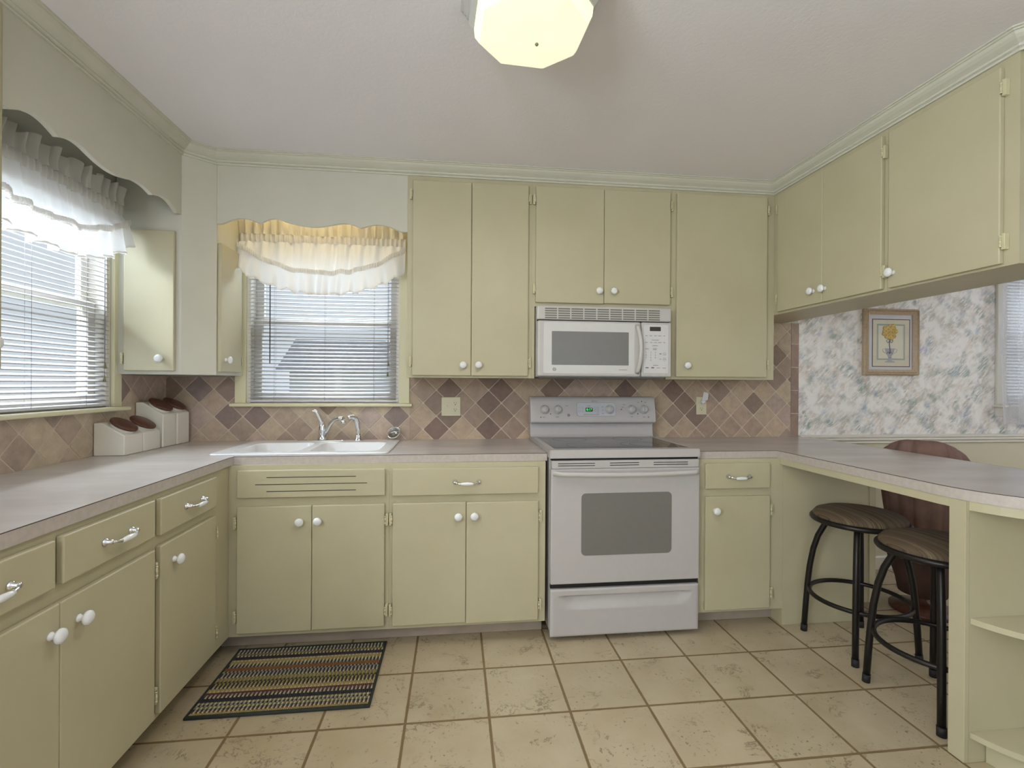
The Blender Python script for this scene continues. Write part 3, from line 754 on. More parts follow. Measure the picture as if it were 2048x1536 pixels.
# ------------------------------------------------------------------ blinds
def blinds(fr, u0, u1, z0, z1, yc, label, tilt=38, wand_u=None, cord_u=None, pitch=.0225):
    c = FR[fr] @ Vector(((u0+u1)/2, yc, z0))
    t = thing('mini_blind', label, 'blind', tuple(c), None)
    obj('headrail', MB(FR[fr]).box(u0, u1, yc-.014, yc+.014, z1-.026, z1, .002), M['slat'], t)
    s = MB(FR[fr]); z = z1-.04; a = math.radians(tilt); w = .0125
    while z > z0+.022:
        # curved slat: inner edge low (room side), outer edge high
        prof = []
        for k in (-1, -.33, .33, 1):
            y = k*w*math.cos(a); dz = k*w*math.sin(a)+(.0016*(1-k*k))
            prof.append((yc+y, z+dz))
        wob = random.uniform(-.0008, .0008)
        vs = [[s.bm.verts.new(s.M @ Vector((u, p[0], p[1]+wob))) for p in prof] for u in (u0+.003, u1-.003)]
        for k in range(3):
            f = s.bm.faces.new([vs[0][k], vs[0][k+1], vs[1][k+1], vs[1][k]]); f.smooth = True
        z -= pitch
    so = obj('slats', s, M['slat'], t)
    sm = so.modifiers.new('thick', 'SOLIDIFY'); sm.thickness = .0006
    obj('bottom_rail', MB(FR[fr]).box(u0+.002, u1-.002, yc-.012, yc+.012, z0+.004, z0+.016, .002), M['slat'], t)
    L = MB(FR[fr])
    for f in (.17, .5, .83):
        u = u0+(u1-u0)*f; L.tube([(u, yc-.0125, z0+.012), (u, yc-.0125, z1-.02)], .0007, 5); L.tube([(u, yc+.0125, z0+.012), (u, yc+.0125, z1-.02)], .0007, 5)
    obj('ladder_cords', L, M['cord'], t)
    if wand_u: obj('tilt_wand', MB(FR[fr]).tube([(wand_u, yc-.018, z1-.03), (wand_u, yc-.022, z1-.06), (wand_u, yc-.022, wand_z)], .0032, 8), M['wand'], t)
    if cord_u:
        q = MB(FR[fr]); q.tube([(cord_u, yc-.017, z1-.03), (cord_u, yc-.019, cord_z)], .0011, 6); q.tube([(cord_u+.005, yc-.017, z1-.03), (cord_u+.004, yc-.019, cord_z+.06)], .0011, 6)
        co = obj('lift_cord', q, M['cord'], t)
        for du, dz in ((0, -.012), (.004, .05)):
            obj('cord_tassel', MB(FR[fr]).lathe([(.002, .03), (.0035, .02), (.007, 0), (0, -.001)], (cord_u+du, yc-.019, cord_z+dz), (0, 0, 1), 10), M['tassel'], co)
    return t
wand_z, cord_z = 1.37, 1.31
blinds('B', .449, 1.320, 1.137, 2.11, .012, 'white mini blind with dark wand in the window over the sink', 27, .576, 1.255)
wand_z, cord_z = 1.4, 1.27
blinds('L', -1.325, -.455, 1.137, 2.11, .012, 'white mini blind in the left wall window', 27, None, -.50)
blinds('B', 5.546, 6.654, 1.132, 2.11, .012, 'white mini blind in the dining window behind the sheer curtain', 35)

# ------------------------------------------------------------------ ruffled curtain valances
def ruffle(fr, u0, u1, yc, ztop, hem_end, hem_mid, band_end, band_mid, label, seed):
    rnd = random.Random(seed); W = u1-u0; mid = (u0+u1)/2
    t = thing('ruffled_valance', label, 'curtain', tuple(FR[fr] @ Vector((mid, yc, ztop))))
    ph = [rnd.uniform(0, 6.28) for _ in range(8)]
    def arch(s, e, m_): k = abs(2*s-1)**2.2; return m_+(e-m_)*k
    def fold(s, f, k0): x = s*W; return math.sin(f*x+ph[k0]+1.3*math.sin(11*x+ph[k0+1]))
    N = 340
    # header ruffle, stiff little pleats standing above the rod
    def hd(s, v):
        a = .010+.010*abs(v-.35)
        return (u0+s*W+.007*fold(s, 170, 1)*v, yc-.012-a*1.25*fold(s, 120, 0)-.006*fold(s, 260, 3)*(1-v)-.008*v, ztop-.075+.085*v+.011*fold(s, 66, 2)*v)
    obj('header', MB(FR[fr]).grid(hd, N, 8), M['voile2'], t)
    # rod pocket gathers
    def pk(s, v): return (u0+s*W, yc-.016-.008*fold(s, 230, 3)*(1-.3*v)-.004*math.sin(PI*v), ztop-.075-.045*v)
    obj('gathers', MB(FR[fr]).grid(pk, N, 5), M['voile2'], t)
    def body(s, v):
        zt = ztop-.118; zb = arch(s, band_end, band_mid)+.004*fold(s, 40, 4)
        return (u0+s*W+.003*fold(s, 60, 2), yc-.018-.014*fold(s, 62, 4)*(.5+.5*v)-.006*fold(s, 150, 5)*(1-v)-.022*v, zt+(zb-zt)*v)
    obj('panel', MB(FR[fr]).grid(body, N, 14), M['voile'], t)
    def bnd(s, v): return (u0+s*W, yc-.058-.012*fold(s, 62, 4)-.004*math.sin(s*W*700)-.004*math.sin(PI*v), arch(s, band_end, band_mid)+.004*fold(s, 40, 4)+.012-.028*v)
    obj('ruffle_band', MB(FR[fr]).grid(bnd, 500, 3), M['voile2'], t)
    def rf(s, v):
        zt = arch(s, band_end, band_mid)+.004*fold(s, 40, 4)-.008; zb = arch(s, hem_end, hem_mid)+.007*fold(s, 74, 6)
        sw = .010+.024*v
        return (u0+s*W+.006*fold(s, 74, 5)*v, yc-.046-.010*fold(s, 62, 4)-sw*fold(s, 74, 5)*.7-.014*v, zt+(zb-zt)*v)
    r_ = obj('ruffle', MB(FR[fr]).grid(rf, N, 10), M['voile'], t)
    def hm(s, v):
        p = rf(s, 1); return (p[0], p[1]-.001, p[2]+.010*v-.004+.002*math.sin(s*W*420))
    obj('lace_hem', MB(FR[fr]).grid(hm, 500, 2), M['voile2'], r_)
    obj('curtain_rod', MB(FR[fr]).tube([(u0+.012, yc-.006, ztop-.10), (u1-.012, yc-.006, ztop-.10)], .006, 10).box(u0+.012, u0+.02, yc-.006, -.019, ztop-.11, ztop-.09).box(u1-.02, u1-.012, yc-.006, -.019, ztop-.11, ztop-.09), M['trimw'], t)
ruffle('B', .432, 1.368, -.062, 2.185, 1.905, 1.765, 2.045, 1.892, 'white ruffled swag valance curtain over the sink window', 5)
ruffle('L', -1.372, -.475, -.050, 2.175, 1.905, 1.775, 2.03, 1.90, 'white ruffled swag valance curtain over the left wall window', 9)
# sheer at the dining window
t = thing('sheer_curtain', 'sheer white curtain hanging at the dining window', 'curtain', (6.1, -.06, .98))
def shf(s, v):
    x = 5.42+1.38*s; q = max(0, 1-s*6)*.05
    return (x+q*(abs(v-.5)*1.2)-.02*s+.012*math.sin(38*x), -.075-.022*math.sin(34*x+1.0)-.008*math.sin(80*x), 2.16-1.165*v+.004*math.sin(30*x)*v)
obj('fabric', MB().grid(shf, 200, 24), M['sheer'], t)
obj('curtain_rod', MB().tube([(5.40, -.075, 2.165), (6.82, -.075, 2.165)], .007, 10).box(5.405, 5.413, -.075, -.0005, 2.155, 2.175).box(6.805, 6.813, -.075, -.0005, 2.155, 2.175), M['trimw'], t)

# ------------------------------------------------------------------ lamps
t = thing('ceiling_light', 'glowing octagonal ceiling light with a grey glass rim', 'ceiling light', (1.885, -1.58, ZC))
def octo(cx, cy, ax, ay, cut, rot=.0):
    P = [(ax, -ay+cut), (ax, ay-cut), (ax-cut, ay), (-ax+cut, ay), (-ax, ay-cut), (-ax, -ay+cut), (-ax+cut, -ay), (ax-cut, -ay)]
    c, s = math.cos(rot), math.sin(rot); return [(cx+x*c-y*s, cy+x*s+y*c) for x, y in P]
def loft(rings, cap0=True, cap1=True):
    mb = MB(); R_ = [[mb.bm.verts.new((*p, z)) for p in P] for P, z in rings]; n = len(R_[0])
    for A, B in zip(R_, R_[1:]):
        for i in range(n): mb.bm.faces.new([A[i], A[(i+1) % n], B[(i+1) % n], B[i]])
    if cap0: mb.bm.faces.new(R_[0])
    if cap1: mb.bm.faces.new(R_[-1])
    bmesh.ops.recalc_face_normals(mb.bm, faces=mb.bm.faces[:]); return mb
CX, CY, RO = 1.885, -1.575, .06
obj('mounting_base', loft([(octo(CX, CY, .205, .205, .085, RO), ZC-.0005), (octo(CX, CY, .205, .205, .085, RO), 2.435), (octo(CX, CY, .195, .195, .082, RO), 2.432), (octo(CX, CY, .195, .195, .082, RO), 2.420), (octo(CX, CY, .187, .187, .08, RO), 2.417), (octo(CX, CY, .187, .187, .08, RO), 2.405), (octo(CX, CY, .180, .180, .078, RO), 2.402), (octo(CX, CY, .180, .180, .078, RO), 2.388)]), M['enamel2'], t)
obj('glass_rim', loft([(octo(CX, CY, .182, .182, .095, RO), 2.3875), (octo(CX, CY, .182, .182, .095, RO), 2.372), (octo(CX, CY, .168, .168, .09, RO), 2.352)]), M['lampglass'], t)
obj('shade', loft([(octo(CX, CY, .166, .166, .09, RO), 2.3515), (octo(CX, CY, .163, .163, .088, RO), 2.325), (octo(CX, CY, .150, .150, .08, RO), 2.306), (octo(CX, CY, .07, .07, .03, RO), 2.300)]), M['lamp'], t)
obj('finial', MB().lathe([(0, 0), (.004, 0), (.006, -.004), (.003, -.008), (0, -.009)], (CX+.02, CY+.03, 2.3005)), M['tassel'], t)
l = bpy.data.lights.new('lamp_bulb', 'AREA'); l.shape = 'DISK'; l.size = .30; l.energy = 7; l.color = (1, .92, .78)
lo = bpy.data.objects.new('lamp_bulb', l); C.objects.link(lo); lo.location = (CX, CY, 2.29)
def fill_torchiere(x, y, power, label):  # unseen lamps added to brighten ceiling, upper cabinets and wallpaper
    t = thing('added_floor_lamp', label, 'floor lamp', (x, y, 0), 'metal torchiere added lamps')
    obj('base', MB().lathe([(0, .0005), (.14, .0005), (.14, .012), (.02, .03), (0, .031)], (x, y, 0), (0, 0, 1), 32), M['stoolmetal'], t)
    obj('pole', MB().tube([(x, y, .03), (x, y, 1.70)], .012, 12), M['stoolmetal'], t)
    obj('bowl_shade', MB().lathe([(.01, 1.70), (.09, 1.72), (.16, 1.78), (.18, 1.83), (.176, 1.83), (.155, 1.785), (.085, 1.727), (.01, 1.71)], (x, y, 0), (0, 0, 1), 36), M['enamel2'], t)
    l = bpy.data.lights.new('added_fill_bulb', 'POINT'); l.energy = power; l.color = (.82, .90, 1); l.shadow_soft_size = .13
    o = bpy.data.objects.new('added_fill_bulb', l); C.objects.link(o); o.location = (x, y, 1.822)
fill_torchiere(.75, -4.2, 135, 'dark metal torchiere added out of view in the rear left corner')
fill_torchiere(6.7, -1.9, 60, 'dark metal torchiere added out of view at the right of dining room')
# fluorescent strip behind the sink valance board
t = thing('valance_light', 'warm strip light hidden behind the scalloped board above sink window', 'light fixture', (.9, -.24, ZC))
obj('housing', MB().box(.55, 1.25, -.285, -.22, 2.415, ZC-.0005, .004), M['enamel2'], t)
obj('tube', MB().tube([(.57, -.252, 2.398), (1.23, -.252, 2.398)], .013, 12), plain('warm_lit_tube', (255, 240, 200), .4, emit=(1, .80, .40), es=19), t)

# ------------------------------------------------------------------ sink and faucet
t = thing('kitchen_sink', 'white double-bowl drop-in kitchen sink', 'sink', (.93, -.33, .914))
zr = .9215; B1 = (.585, .90, -.545, -.185); B2 = (.935, 1.285, -.545, -.185)
mb = MB()
def ringverts(P, z): return [mb.bm.verts.new((x, y, z)) for x, y in P]
o0 = ringverts(rrect(SK[0], SK[1], SK[2], SK[3], .035), .9146); o1 = ringverts(rrect(SK[0]+.001, SK[1]-.001, SK[2]+.001, SK[3]-.001, .035), .9185); o2 = ringverts(rrect(SK[0]+.008, SK[1]-.008, SK[2]+.008, SK[3]-.008, .03), zr)
u0_ = ringverts(rrect(SK[0]+.021, SK[1]-.021, SK[2]+.021, SK[3]-.021, .03), .9146)
def br(A, B):
    for i in range(len(A)): mb.bm.faces.new([A[i], A[(i+1) % len(A)], B[(i+1) % len(B)], B[i]]).smooth = True
br(u0_, o0); br(o0, o1); br(o1, o2)
es = [];
def edges(L):
    for i in range(len(L)): es.append(mb.bm.edges.get((L[i], L[(i+1) % len(L)])) or mb.bm.edges.new((L[i], L[(i+1) % len(L)])))
edges(o2)
for Bx in (B1, B2):
    a = ringverts(rrect(*Bx, .06), zr); edges(a)
    b = ringverts(rrect(Bx[0]+.008, Bx[1]-.008, Bx[2]+.008, Bx[3]-.008, .055), zr-.006); c = ringverts(rrect(Bx[0]+.02, Bx[1]-.02, Bx[2]+.02, Bx[3]-.02, .05), .76); d = ringverts(rrect(Bx[0]+.05, Bx[1]-.05, Bx[2]+.05, Bx[3]-.05, .04), .74)
    br(a, b); br(b, c); br(c, d); mb.bm.faces.new(d)
bmesh.ops.triangle_fill(mb.bm, edges=es, use_beauty=True)
bmesh.ops.recalc_face_normals(mb.bm, faces=mb.bm.faces[:])
obj('basin', mb, M['porc'], t)
dr = MB()
for Bx in (B1, B2): dr.lathe([(0, .0), (.02, .0), (.035, .003), (.042, .001), (.042, 0)], ((Bx[0]+Bx[1])/2, -.365, .7405), (0, 0, 1), 20)
obj('drain', dr, M['chrome'], t)
t = thing('kitchen_faucet', 'chrome single-lever kitchen faucet on the sink ledge', 'faucet', (.905, -.11, zr))
fx, fy = .905, -.11
obj('deck_plate', MB().prism(rrect(.768, 1.035, fy-.028, fy+.028, .027), zr+.0003, zr+.007, 'z', .002), M['chrome'], t)
obj('faucet_body', MB().lathe([(.027, 0), (.028, .006), (.023, .012), (.021, .02), (.021, .05), (.023, .055), (.021, .06), (.021, .078), (.016, .09), (.009, .096), (0, .098)], (fx, fy, zr+.007), (0, 0, 1), 24), M['chrome'], t)
sp = [(fx+.008, fy-.006, .952), (fx+.03, fy-.022, .985), (fx+.055, fy-.042, 1.025), (fx+.082, fy-.064, 1.050), (fx+.112, fy-.084, 1.058), (fx+.135, fy-.098, 1.056)]
s_ = obj('spout', MB().tube(sp, [.012, .0125, .0115, .011, .0115, .012], 14), M['chrome'], t)
obj('aerator', MB().lathe([(0, 0), (.012, 0), (.013, .004), (.013, .02), (0, .022)], (fx+.137, fy-.099, 1.030), (0, 0, 1), 16), M['chrome'], s_)
obj('lever', MB().tube([(fx, fy, 1.012), (fx-.008, fy-.002, 1.035), (fx-.022, fy-.005, 1.065), (fx-.034, fy-.006, 1.088), (fx-.042, fy-.008, 1.094), (fx-.058, fy-.012, 1.092)], [.017, .013, .0115, .0105, .010, .008], 12), M['chrome'], t)
t = thing('sink_sprayer', 'chrome side sprayer standing right of the faucet', 'sprayer', (1.105, -.105, zr))
obj('sprayer_base', MB().lathe([(0, 0), (.026, 0), (.026, .004), (.018, .012), (.016, .03), (.013, .034), (0, .035)], (1.105, -.105, zr+.0003), (0, 0, 1), 20), M['chrome'], t)
obj('sprayer_head', MB().tube([(1.105, -.105, zr+.034), (1.102, -.107, zr+.07), (1.098, -.11, zr+.10), (1.09, -.116, zr+.128), (1.075, -.126, zr+.140), (1.058, -.137, zr+.137), (1.052, -.141, zr+.134)], [.011, .013, .0145, .0145, .013, .0125, .0115], 14), M['chrome'], t)
# strainer leaning against the tiles
q = Vector((-.25, -.78, .6)).normalized()
t = thing('sink_strainer', 'small chrome sink strainer basket leaning behind the sink corner', 'strainer', (1.302, -.075, .9217))
c_ = Vector((1.302, -.072, .962))
obj('basket', MB().lathe([(.012, -.022), (.024, -.016), (.030, -.002), (.034, 0), (.038, .002), (.036, .004), (.030, .0025), (.024, -.010), (.012, -.016), (0, -.017)], c_, q, 24), plain('perforated_steel', (150, 148, 146), .3, .9), t)
q2 = Vector((0, 0, 1)).rotation_difference(q)
obj('rim', MB().tube([c_+q2 @ Vector((.038*math.cos(a), .038*math.sin(a), .003)) for a in [2*PI*k/28 for k in range(28)]], .003, 8, True), M['chrome'], t)
obj('cross_bar', MB().tube([c_+q2 @ Vector((-.036, 0, .003)), c_+q2 @ Vector((0, 0, .010)), c_+q2 @ Vector((.036, 0, .003))], .0028, 8), M['chrome'], t)

# ------------------------------------------------------------------ canisters
def canister(y0, y1, zb, zf, label, xf=.143):
    t = thing('canister', label, 'canister', (.08, (y0+y1)/2, .9145), 'slant-topped ceramic canisters in the corner')
    xb = .012; g = .0015; xk = .045
    b = MB().prism([(xb, .9145), (xf, .9145), (xf, zf), (xk, zb), (xb, zb)], y0+g, y1-g, 'y', .004)
    obj('jar', b, M['canister'], t)
    n = Vector((zb-zf, 0, xf-xk)).normalized(); c = Vector(((xf+xk)/2-.004, (y0+y1)/2, (zb+zf)/2+.002))+n*.006
    obj('collar', MB().lathe([(.048, -.004), (.050, 0), (.050, .008), (0, .009)], c-n*.004, n, 28), M['canister'], t)
    o = obj('lid', MB().lathe([(0, 0), (.054, 0), (.0585, .003), (.0595, .007), (.0575, .012), (.051, .0145), (0, .016)], c+n*.006, n, 36), M['walnut'], t); o['label'] = 'round dark walnut lid'
canister(-.578, -.4395, 1.066, 1.006, 'short cream canister with wooden lid, nearest to left window')
canister(-.4385, -.300, 1.066, 1.006, 'short cream canister with wooden lid, second from the left')
canister(-.2845, -.1625, 1.150, 1.086, 'tall cream canister with wooden lid beside the short pair', .146)
canister(-.1615, -.040, 1.150, 1.086, 'tall cream canister with wooden lid deepest in the corner', .150)

# ------------------------------------------------------------------ outlets
def plate_box(mb, u0, u1, z0, z1): mb.box(u0, u1, -.0145, -.0085, z0, z1, .003)
def receptacle(par, u, z):
    o = obj('receptacle', MB().prism([(u+.016*math.cos(a), z+max(-.0125, min(.0125, .016*math.sin(a)))) for a in [2*PI*k/28 for k in range(28)]], -.0165, -.0145, 'y'), M['beige_plate'], par)
    s = MB().box(u-.0075, u-.0055, -.0168, -.0164, z-.001, z+.008).box(u+.0055, u+.0075, -.0168, -.0164, z-.001, z+.007).lathe([(0, 0), (.0028, 0), (.0028, .0004), (0, .0004)], (u, -.0164, z-.0075), (0, -1, 0), 10)
    obj('slots', s, M['black'], o)
t = thing('outlet_plate', 'double ivory switch and outlet plate right of sink window', 'outlet', (1.638, 0, 1.115))
mb = MB(); plate_box(mb, 1.580, 1.696, 1.058, 1.173); obj('plate', mb, M['beige_plate'], t)
receptacle(t, 1.664, 1.135); receptacle(t, 1.664, 1.096)
obj('switch_toggle', MB().box(1.609, 1.619, -.016, -.0145, 1.10, 1.126).box(1.6105, 1.6175, -.024, -.0155, 1.112, 1.124, .002), M['beige_plate'], t)
t = thing('outlet_plate', 'single ivory outlet plate right of the stove', 'outlet', (3.26, 0, 1.12))
mb = MB(); plate_box(mb, 3.227, 3.297, 1.063, 1.180); obj('plate', mb, M['beige_plate'], t)
receptacle(t, 3.262, 1.101); receptacle(t, 3.262, 1.143)
t = thing('night_light', 'small clear plug-in night light in the outlet by the stove', 'night light', (3.262, -.03, 1.15))
obj('plug_body', MB().lathe([(0, 0), (.013, 0), (.015, .006), (.014, .016), (.006, .02), (0, .02)], (3.266, -.0170, 1.148), (0, -1, 0), 18), M['clear'], t)
obj('shade', MB().prism([(3.250, 1.158), (3.290, 1.158), (3.294, 1.205), (3.262, 1.212)], -.044, -.040, 'y', .001).tube([(3.268, -.032, 1.158), (3.268, -.034, 1.185)], .006, 10), M['clear'], t)

# ------------------------------------------------------------------ stove
SX0, SX1, SY = 2.1245, 2.8915, -.700
t = thing('electric_range', 'white electric range with black glass cooktop', 'stove', (2.508, -.35, 0))
b = MB().box(SX0+.002, SX1-.002, -.66, -.035, .045, .893, .003)
for x in (SX0+.05, SX1-.05):
    for y in (-.60, -.10): b.lathe([(.016, 0), (.016, .046)], (x, y, .0005), (0, 0, 1), 12)
obj('body', b, M['enamel'], t)
# cooktop frame with rounded lip, glass inset
gx0, gx1, gy0, gy1 = 2.152, 2.866, -.648, -.118
obj('cooktop', MB().plate(rrect(SX0-.003, SX1+.003, SY-.002, -.035, .012, 4), [rrect(gx0, gx1, gy0, gy1, .012, 3)], .896, .9335).plate(rrect(SX0, SX1, SY, -.035, .012, 4), [rrect(gx0+.001, gx1-.001, gy0+.001, gy1-.001, .012, 3)], .9335, .9365), M['enamel'], t)
g = obj('cooktop_glass', MB().prism(rrect(gx0+.0005, gx1-.0005, gy0+.0005, gy1-.0005, .012, 3), .915, .9345, 'z'), M['glassblk'], t)
for cx, cy, rr_ in ((2.335, -.50, .088), (2.33, -.235, .10), (2.68, -.49, .125), (2.68, -.235, .085)):
    rb = MB()
    for r in ([rr_, rr_*.62] if rr_ > .12 else [rr_]):
        P0 = [(cx+r*math.cos(a), cy+r*math.sin(a)) for a in [2*PI*k/48 for k in range(48)]]; P1 = [(cx+(r-.003)*math.cos(a), cy+(r-.003)*math.sin(a)) for a in [2*PI*k/48 for k in range(48)]]
        rb.plate(P0, [P1], .9345, .9349)
    obj('burner_ring', rb, M['ring'], g)
# backguard: lower riser and rounded console
BY = -.098
obj('riser', MB().prism([(-.036, .9366), (-.112, .9366), (BY, .950), (BY+.004, 1.03), (-.036, 1.03)], SX0-.006, SX1+.004, 'x', .003), M['enamel'], t)
prof = [(-.036, 1.018), (-.122, 1.018), (-.132, 1.022), (-.136, 1.030), (-.134, 1.045), (-.112, 1.158), (-.104, 1.172), (-.09, 1.180), (-.036, 1.180)]
cn = obj('control_panel', MB().prism(prof, SX0-.010, SX1+.010, 'x', .006), M['enamel'], t)
# console face frame: origin on the sloped face
c0 = Vector((0, -.1345, 1.045)); c1 = Vector((0, -.1125, 1.158)); sl_ = (c1-c0).normalized(); nrm = Vector((0, -sl_.z, sl_.y))
FM = Matrix((Vector((1, 0, 0)), sl_, -Vector((1, 0, 0)).cross(sl_)*-1)).transposed().to_4x4()
def on_console(x, z, off=.0): p = c0+(c1-c0)*((z-1.045)/.113); return Vector((x, p.y, z))+nrm*off
nrm = FM.to_3x3() @ Vector((0, 0, 1))
if nrm.y > 0: nrm = -nrm
def cbox(mb, x0, x1, z0, z1, t0, t1, r=0):
    P = rrect(x0, x1, z0, z1, r or .0005, 4); lo = [mb.bm.verts.new(on_console(x, z, t0)) for x, z in P]; hi = [mb.bm.verts.new(on_console(x, z, t1)) for x, z in P]
    mb.bm.faces.new(hi); mb.bm.faces.new(lo[::-1])
    for i in range(len(P)): mb.bm.faces.new([lo[i], lo[(i+1) % len(P)], hi[(i+1) % len(P)], hi[i]])
    return mb
cl = obj('control_overlay', cbox(MB(), 2.402, 2.645, 1.064, 1.142, .0002, .0016, .012), M['panelgrey'], t)
obj('overlay_outline', cbox(MB(), 2.400, 2.647, 1.062, 1.144, -.0005, .0008, .013), M['inkl'], cl)
obj('clock_display', cbox(MB(), 2.4555, 2.4995, 1.090, 1.113, .0017, .0022), M['green_led_bg'], cl)
tm = MB()
def ctext(mb, s, size, x, z, off=.0023, align='CENTER'):
    p = on_console(x, z, off); R3 = Matrix((Vector((1, 0, 0)), sl_, Vector((1, 0, 0)).cross(sl_))).transposed().to_4x4(); R3.translation = p; text_mb(mb, s, size, R3, .0003, align)
ctext(tm, '0:17', .020, 2.4775, 1.1015); obj('clock_digits', tm, M['green_led'], cl)
tm = MB()
ctext(tm, 'SPECTRA', .0085, 2.512, 1.1525, .0006)
for x, z in ((2.418, 1.112), (2.436, 1.112), (2.418, 1.094), (2.436, 1.094), (2.514, 1.112), (2.514, 1.096), (2.532, 1.112), (2.532, 1.096), (2.532, 1.082)):
    P0 = rrect(x-.006, x+.006, z-.005, z+.005, .0045, 3)
    for a, bq in zip(P0, P0[1:]+P0[:1]): tm.tube([on_console(*a, .0019), on_console(*bq, .0019)], .0004, 4)
for x, z, wd in ((2.478, 1.124, .02), (2.49, 1.072, .10), (2.562, 1.118, .012), (2.562, 1.098, .008), (2.562, 1.078, .014), (2.196, 1.056, .014), (2.278, 1.058, .018), (2.745, 1.058, .014), (2.826, 1.056, .016), (2.69, 1.116, .012), (2.34, 1.125, .012), (2.70, 1.132, .016), (2.792, 1.146, .014), (2.838, 1.146, .014)):
    cbox(tm, x-wd/2, x+wd/2, z-.0010, z+.0010, .0003, .0020)
obj('panel_print', tm, M['ink'], t)
dm = MB()
for x, z in ((2.237, 1.076), (2.177, 1.056), (2.786, 1.076), (2.682, 1.103), (2.853, 1.056), (2.815, 1.152)): cbox(dm, x-.003, x+.003, z-.003, z+.003, .0003, .0014, .0029)
obj('indicator_dots', dm, M['black'], t)
for x in (2.202, 2.283, 2.606, 2.746, 2.826):
    p = on_console(x, 1.102, .0015)
    k = obj('control_knob', MB().lathe([(0, 0), (.026, 0), (.0275, .003), (.025, .006), (.021, .008), (.0195, .018), (.017, .021), (0, .0215)], p, nrm, 28), M['enamel2'], t)
    g_ = MB(); a = p+nrm*.021; s1 = sl_*.018
    g_.prism([(-.0045, -.016), (.0045, -.016), (.0022, .021), (-.0022, .021)], 0, .006, 'z', .001)
    R3 = Matrix((Vector((1, 0, 0)), sl_, Vector((1, 0, 0)).cross(sl_))).transposed().to_4x4(); R3.translation = a
    if (R3.to_3x3() @ Vector((0, 0, 1))).dot(nrm) < 0: pass
    g_.bm.transform(R3); obj('knob_pointer', g_, M['enamel2'], k)
em = MB(); p = on_console(2.3485, 1.0685, .001)
em.tube([p+Vector((.0075*math.cos(a), 0, 0))+sl_*.0075*math.sin(a) for a in [2*PI*k/24 for k in range(24)]], .0009, 6, True)
for s in (-1, 1): em.tube([p+Vector((.003*s+.0026*math.cos(a), 0, 0))+sl_*.0036*math.sin(a) for a in [2*PI*k/12 for k in range(12)]], .0005, 5, True)
obj('round_emblem', em, M['ink'], t)
# vent band, door, handle
vb = obj('vent_trim', MB().box(SX0+.008, SX1-.003, -.694, -.661, .843, .884, .004), M['enamel'], t)
obj('gap_shadow_strip', MB().box(SX0+.006, SX1-.006, -.685, -.661, .8845, .8955), M['black'], t)
sv = MB()
for a, b_ in ((2.163, 2.348), (2.424, 2.573), (2.649, 2.829)):
    for z in (.8695, .8585): sv.box(a, b_, -.6945, -.6935, z-.0017, z+.0017)
obj('vent_slots', sv, M['black'], vb)
dr_ = obj('oven_door', MB().box(SX0+.003, SX1-.002, -.700, -.661, .281, .8425, .006, 3), M['enamel'], t)
ow = MB().prism(rrect(2.279, 2.741, .4185, .7235, .022, 5), -.7015, -.7003, 'y', 0); obj('oven_window', ow, M['oven_glass'], dr_)
fr_ = MB(); fr_.bm.free(); fr_ = MB()
hp = []
N = 24
def hsec(s):
    bow = .040+.010*math.sin(PI*s); e = min(s, 1-s)
    out = bow if e > .06 else .004+(bow-.004)*math.sin(PI/2*e/.06)
    return out
hb = MB(); rings = []
for i in range(41):
    s = i/40; x = SX0+.012+s*(SX1-SX0-.019); o_ = hsec(s); zc = .826-.006*math.sin(PI*s)
    zt, zb_ = zc+.011, zc-.013
    rings.append([hb.bm.verts.new(v) for v in ((x, -.700-o_, zb_+.003), (x, -.700-o_-.002, zc), (x, -.700-o_+.002, zt-.002), (x, -.700-o_+.012, zt), (x, -.700-max(0.0005, o_-.020), zt-.004), (x, -.700-max(.0005, o_-.016), zb_))])
for A, B in zip(rings, rings[1:]):
    for k in range(6): hb.bm.faces.new([A[k], A[(k+1) % 6], B[(k+1) % 6], B[k]]).smooth = True
hb.bm.faces.new(rings[0]); hb.bm.faces.new(rings[-1][::-1]); bmesh.ops.recalc_face_normals(hb.bm, faces=hb.bm.faces[:])
obj('door_handle', hb, M['enamel2'], dr_)
# storage drawer with a scooped grip
dw = MB(); x0_, x1_, z0_, z1_ = SX0+.003, SX1-.006, .026, .256
def dface(s, v):
    x = x0_+(x1_-x0_)*s; z = z0_+(z1_-z0_)*v
    e = min(s, 1-s); sidef = max(0, min(1, (e-.03-.05*(1-max(0, (z-.15)/.1)))/.08)) if e > .03 else 0
    zz_ = z-.225; dep = 0
    if -.070 < zz_ < 0: dep = .022*math.sin(min(1, (-zz_)/.012)*PI/2)*(1-max(0, (-zz_-.012)/.058))**1.2
    edge = max(0, .006-min((x-x0_), (x1_-x), (z-z0_), (z1_-z)))
    return (x, -.700+dep*sidef+edge*.7, z)
dw.grid(dface, 90, 60)
dw.box(x0_+.002, x1_-.002, -.674, -.661, z0_+.002, z1_-.002)
for (f0, f1) in (((x0_, -.6958), (x0_, -.672)), ((x1_, -.6958), (x1_, -.672))):
    dw.bm.faces.new([dw.bm.verts.new((f0[0], f0[1], z0_)), dw.bm.verts.new((f0[0], f0[1], z1_)), dw.bm.verts.new((f1[0], f1[1], z1_)), dw.bm.verts.new((f1[0], f1[1], z0_))])
for z in (z0_, z1_): dw.bm.faces.new([dw.bm.verts.new(p) for p in ((x0_, -.6958, z), (x1_, -.6958, z), (x1_, -.672, z), (x0_, -.672, z))])
obj('storage_drawer', dw, M['enamel'], t)
obj('drawer_gap', MB().box(SX0+.006, SX1-.006, -.680, -.661, .2565, .2805), M['black'], t)

